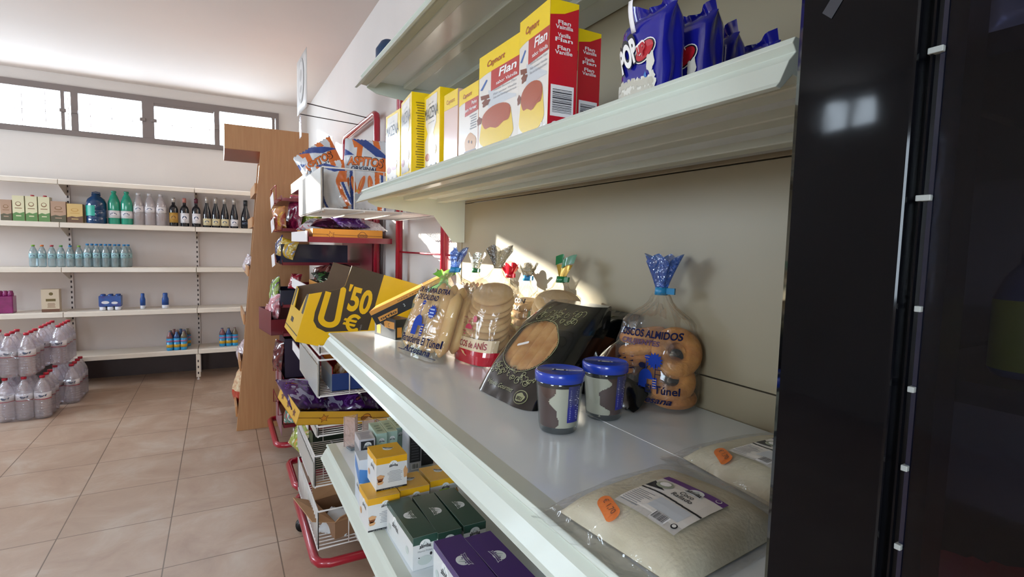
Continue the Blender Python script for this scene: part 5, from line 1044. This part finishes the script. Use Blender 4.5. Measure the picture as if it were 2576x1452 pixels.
# yellow promotion box, tilted (local x runs to the wall, z up, near panel at y=0)
PY = M('promo_yellow', '#e5b90c', .35, coat=.2); PDK = M('promo_dark', '#3b332a', .4)
pb = E('promotion_box', 'large tilted yellow and brown promotion box reading 0\'50 €', 'promotion box', (.259, 2.20, 1.007), rot=(0, R(16), 0))
prof = [(0, 0), (0, .196), (.067, .227), (.105, .245), (.120, .262), (.124, .349), (.56, .349), (.56, 0)]
def panel(y, outm, inm, pr, out=-1):
    b = MB(); A = [b.pt((x, y, z)) for x, z in pr]; B_ = [b.pt((x, y+.003, z)) for x, z in pr]; n = len(pr)
    b.face(A, outm if out < 0 else inm); b.face(B_[::-1], inm if out < 0 else outm)
    for k in range(n): b.face((A[k], A[(k+1) % n], B_[(k+1) % n], B_[k]), CARD)
    return b
b = panel(0, PY, CARDIN, prof)
P = PR(b, lambda x, y, l: (x, -.0003-.0003*l, y))
P.poly([(.041, .215), (.036, .13), (.040, .095), (.060, .072), (.098, .062), (.262, .107), (.262, .349), (.1245, .349), (.1205, .262), (.105, .245), (.067, .227)], PDK, 1)
def thick(P, pts, w_, m, l):
    for k in range(len(pts)-1):
        (x0, y0), (x1, y1) = pts[k], pts[k+1]; nx, ny = -(y1-y0), x1-x0; L = math.hypot(nx, ny); nx *= w_/2/L; ny *= w_/2/L; P.poly([(x0-nx, y0-ny), (x1-nx, y1-ny), (x1+nx, y1+ny), (x0+nx, y0+ny)], m, l+k*.05)
        P.ell(x1, y1, w_/2, w_/2, m, l+k*.05+.02, 12)
U_ = [(.064, .222), (.064, .125)]+[(.0965-.0325*math.cos(a), .118-.026*math.sin(a)) for a in [PI*i/10 for i in range(11)]]+[(.129, .125), (.118, .244)]
thick(P, U_, .023, PY, 3)
P.text('50', .198, .166, .095, PY, 3, wd=.092, bold=.035); P.poly([(.138, .275), (.140, .245), (.147, .245), (.152, .275)], PY, 3)
EU = [(.197+.026*math.cos(a), .122+.031*math.sin(a)) for a in [R(48)+R(264)*i/18 for i in range(19)]]
thick(P, EU, .014, PY, 3); P.poly([(.153, .125), (.205, .125), (.208, .135), (.156, .135)], PY, 5); P.poly([(.153, .108), (.203, .108), (.206, .118), (.156, .118)], PY, 5.5); P.text('recomendado', .232, .098, .008, GREY, 3, wd=.05, rot=PI/2)
b.build('near_panel', pb)
b = panel(.40, PY, CARDIN, prof, 1); b.build('far_panel', pb)
b = MB(); b.extr([(0, .0), (.403, .0), (.403, .196), (.33, .19), (.29, .11), (.12, .11), (.07, .18), (0, .196)], 'x', -.003, 0, PY)
P = PR(b, lambda x, y, l: (-.003-.0003*l, .403-x, y)); P.rect(0, .02, .403, .024, INK, 1); P.rect(.12, .05, .2, .07, INK, 1); P.rect(.02, .11, .06, .19, PDK, 1); P.rect(.345, .11, .39, .19, PDK, 1); b.build('front_panel', pb)
b = MB(); b.box(0, .56, .003, .40, 0, .003, CARDIN, {0: PY}); b.box(.557, .56, .003, .40, 0, .349, CARDIN); b.build('box_body', pb)
pouch('snack_bag', 'red and white bag inside the yellow promotion box', 'snack bag', (.36, 2.34, 1.0), (R(-30), 0, R(-80)), .16, .14, .05, cmat(['#a82a2c', '#d8d0cc', '#7a1a1c']), 'snack bags on the red racks', seed=3)
# blue tray box in basket
bt = openbox('blue_tray_box', 'blue, white and red snack box inside the wire basket under the promotion box', (.53, 2.36, .781), 0, .26, .26, .105, M('royal_card', '#12306e', .35, coat=.3), M('red_inner_card', '#b0202a', .4), fh=.075, prints=lambda b, w, d, h: (PR(b, lambda x, y, l: (-w/2-.0003*l, d/2-x, y)).rect(0, 0, d, h, M('pale_blue_card', '#a8c0dc', .35), 1), PR(b, lambda x, y, l: (-w/2-.0003*l, d/2-x, y)).rect(0, h*.6, d, h, LGREY, 2)))
b = MB(); b.extr([(-.13, .07), (-.13, .16), (.13, .16), (.13, .075), (.02, .10), (-.06, .085)], 'y', .10, .1265, REDP); b.box(-.125, .125, .098, .10, .085, .13, M('orange_flame_card', '#d8842a', .4)); b.build('header_flap', bt)
pouch('sweet_bag', 'shiny silver topped bag inside the blue tray box', 'snack bag', (.45, 2.36, .80), (R(-35), 0, R(-60)), .12, .09, .05, cmat(['#c9c0a8', '#dedbe0', '#8f6a4a']), seed=2)
# yellow tray of purple crisp bags
DM = Euler((R(14), R(11), R(14))).to_matrix()
db = openbox('crisp_tray_box', 'yellow printed open tray box full of purple crisp bags, tipped forward', (0, 0, 0), 0, .44, .25, .062, YTC, CARDIN, prints=lambda b, w, d, h: (star_print(b, w, d, h), [PR(b, lambda x, y, l: (-w/2-.0004*l, d/2-x, y)).star(d*(.2+.3*k), h*.5, h*.3, M('brown_print', '#6a3a18', .5), 5, 1, .5) for k in range(3)]))
db.rotation_euler = (R(14), R(11), R(14)); corner = Vector((.262, 2.25, .652)); db.location = corner-DM @ Vector((-.22, -.125, 0))
PUC = ['#3a1252', '#5a2a7a', '#2a0e3c', '#7a3a34', '#8a86a0']
for i, (x, y, rz_, ry_) in enumerate(((-.13, .02, 20, 10), (.0, -.02, -10, -15), (.12, .02, 15, 12))):
    dec = (lambda P: (P.text('Doritos', 0, .10, .03, WHITE, 3, wd=.13, bold=.05), P.poly([(.0, .12), (.012, .15), (.024, .12)], WHITE, 3))) if i == 2 else None
    q = corner+DM @ Vector((x+.22, y+.125-.06, .03)); pouch('crisp_bag', ['purple crisp bag at the open end of the yellow tray', 'purple and rust crisp bag in the middle of the yellow tray', 'purple crisp bag with white lettering at the back of the yellow tray'][i], 'snack bag', q, (R(-62), R(ry_), R(rz_)), .19, .20, .075, cmat(PUC, .8), 'purple crisp bags in the yellow tray', seed=i*3+1, decor=dec)
# brown carton in the lowest basket
cb2 = E('brown_carton', 'open brown cardboard carton with raised flaps in the lowest wire basket', 'carton', (.52, 2.36, .146), R(12))
b = MB(); b.box(-.14, .14, -.12, .12, 0, .004, CARD)
for x0, x1, y0, y1 in ((-.14, .14, -.12, -.117), (-.14, .14, .117, .12), (-.14, -.137, -.117, .117), (.137, .14, -.117, .117)): b.box(x0, x1, y0, y1, .004, .075, CARD)
b.build('carton_body', cb2)
TAN = M('tan_card', '#b08a66', .7, var=.05, vscale=10)
b = MB(); b.poly([(-.14, -.12, .075), (-.14, .12, .075), (-.24, .10, .13), (-.23, -.10, .10)], TAN); b.build('flap', cb2, solid=.003)
b = MB(); b.poly([(-.14, -.12, .075), (.14, -.12, .075), (.10, -.16, .16), (-.15, -.19, .13)], TAN); b.build('flap', cb2, solid=.003)
b = MB(); b.poly([(-.14, .12, .075), (.14, .12, .075), (.13, .20, .13), (-.12, .21, .12)], TAN); b.build('flap', cb2, solid=.003)
pouch('black_bag', 'black glossy bag under the brown carton flaps', 'bag', (.50, 2.24, .15), (R(-60), 0, R(-30)), .2, .16, .06, lambda u, v, s_: BF, seed=9)
pouch('white_bag', 'white paper bag low in the last wire basket', 'bag', (.40, 2.26, .15), (R(-65), 0, R(-40)), .14, .13, .04, lambda u, v, s_: M('white_paper_bag', '#c9cdd0', .5, var=.05), seed=5)
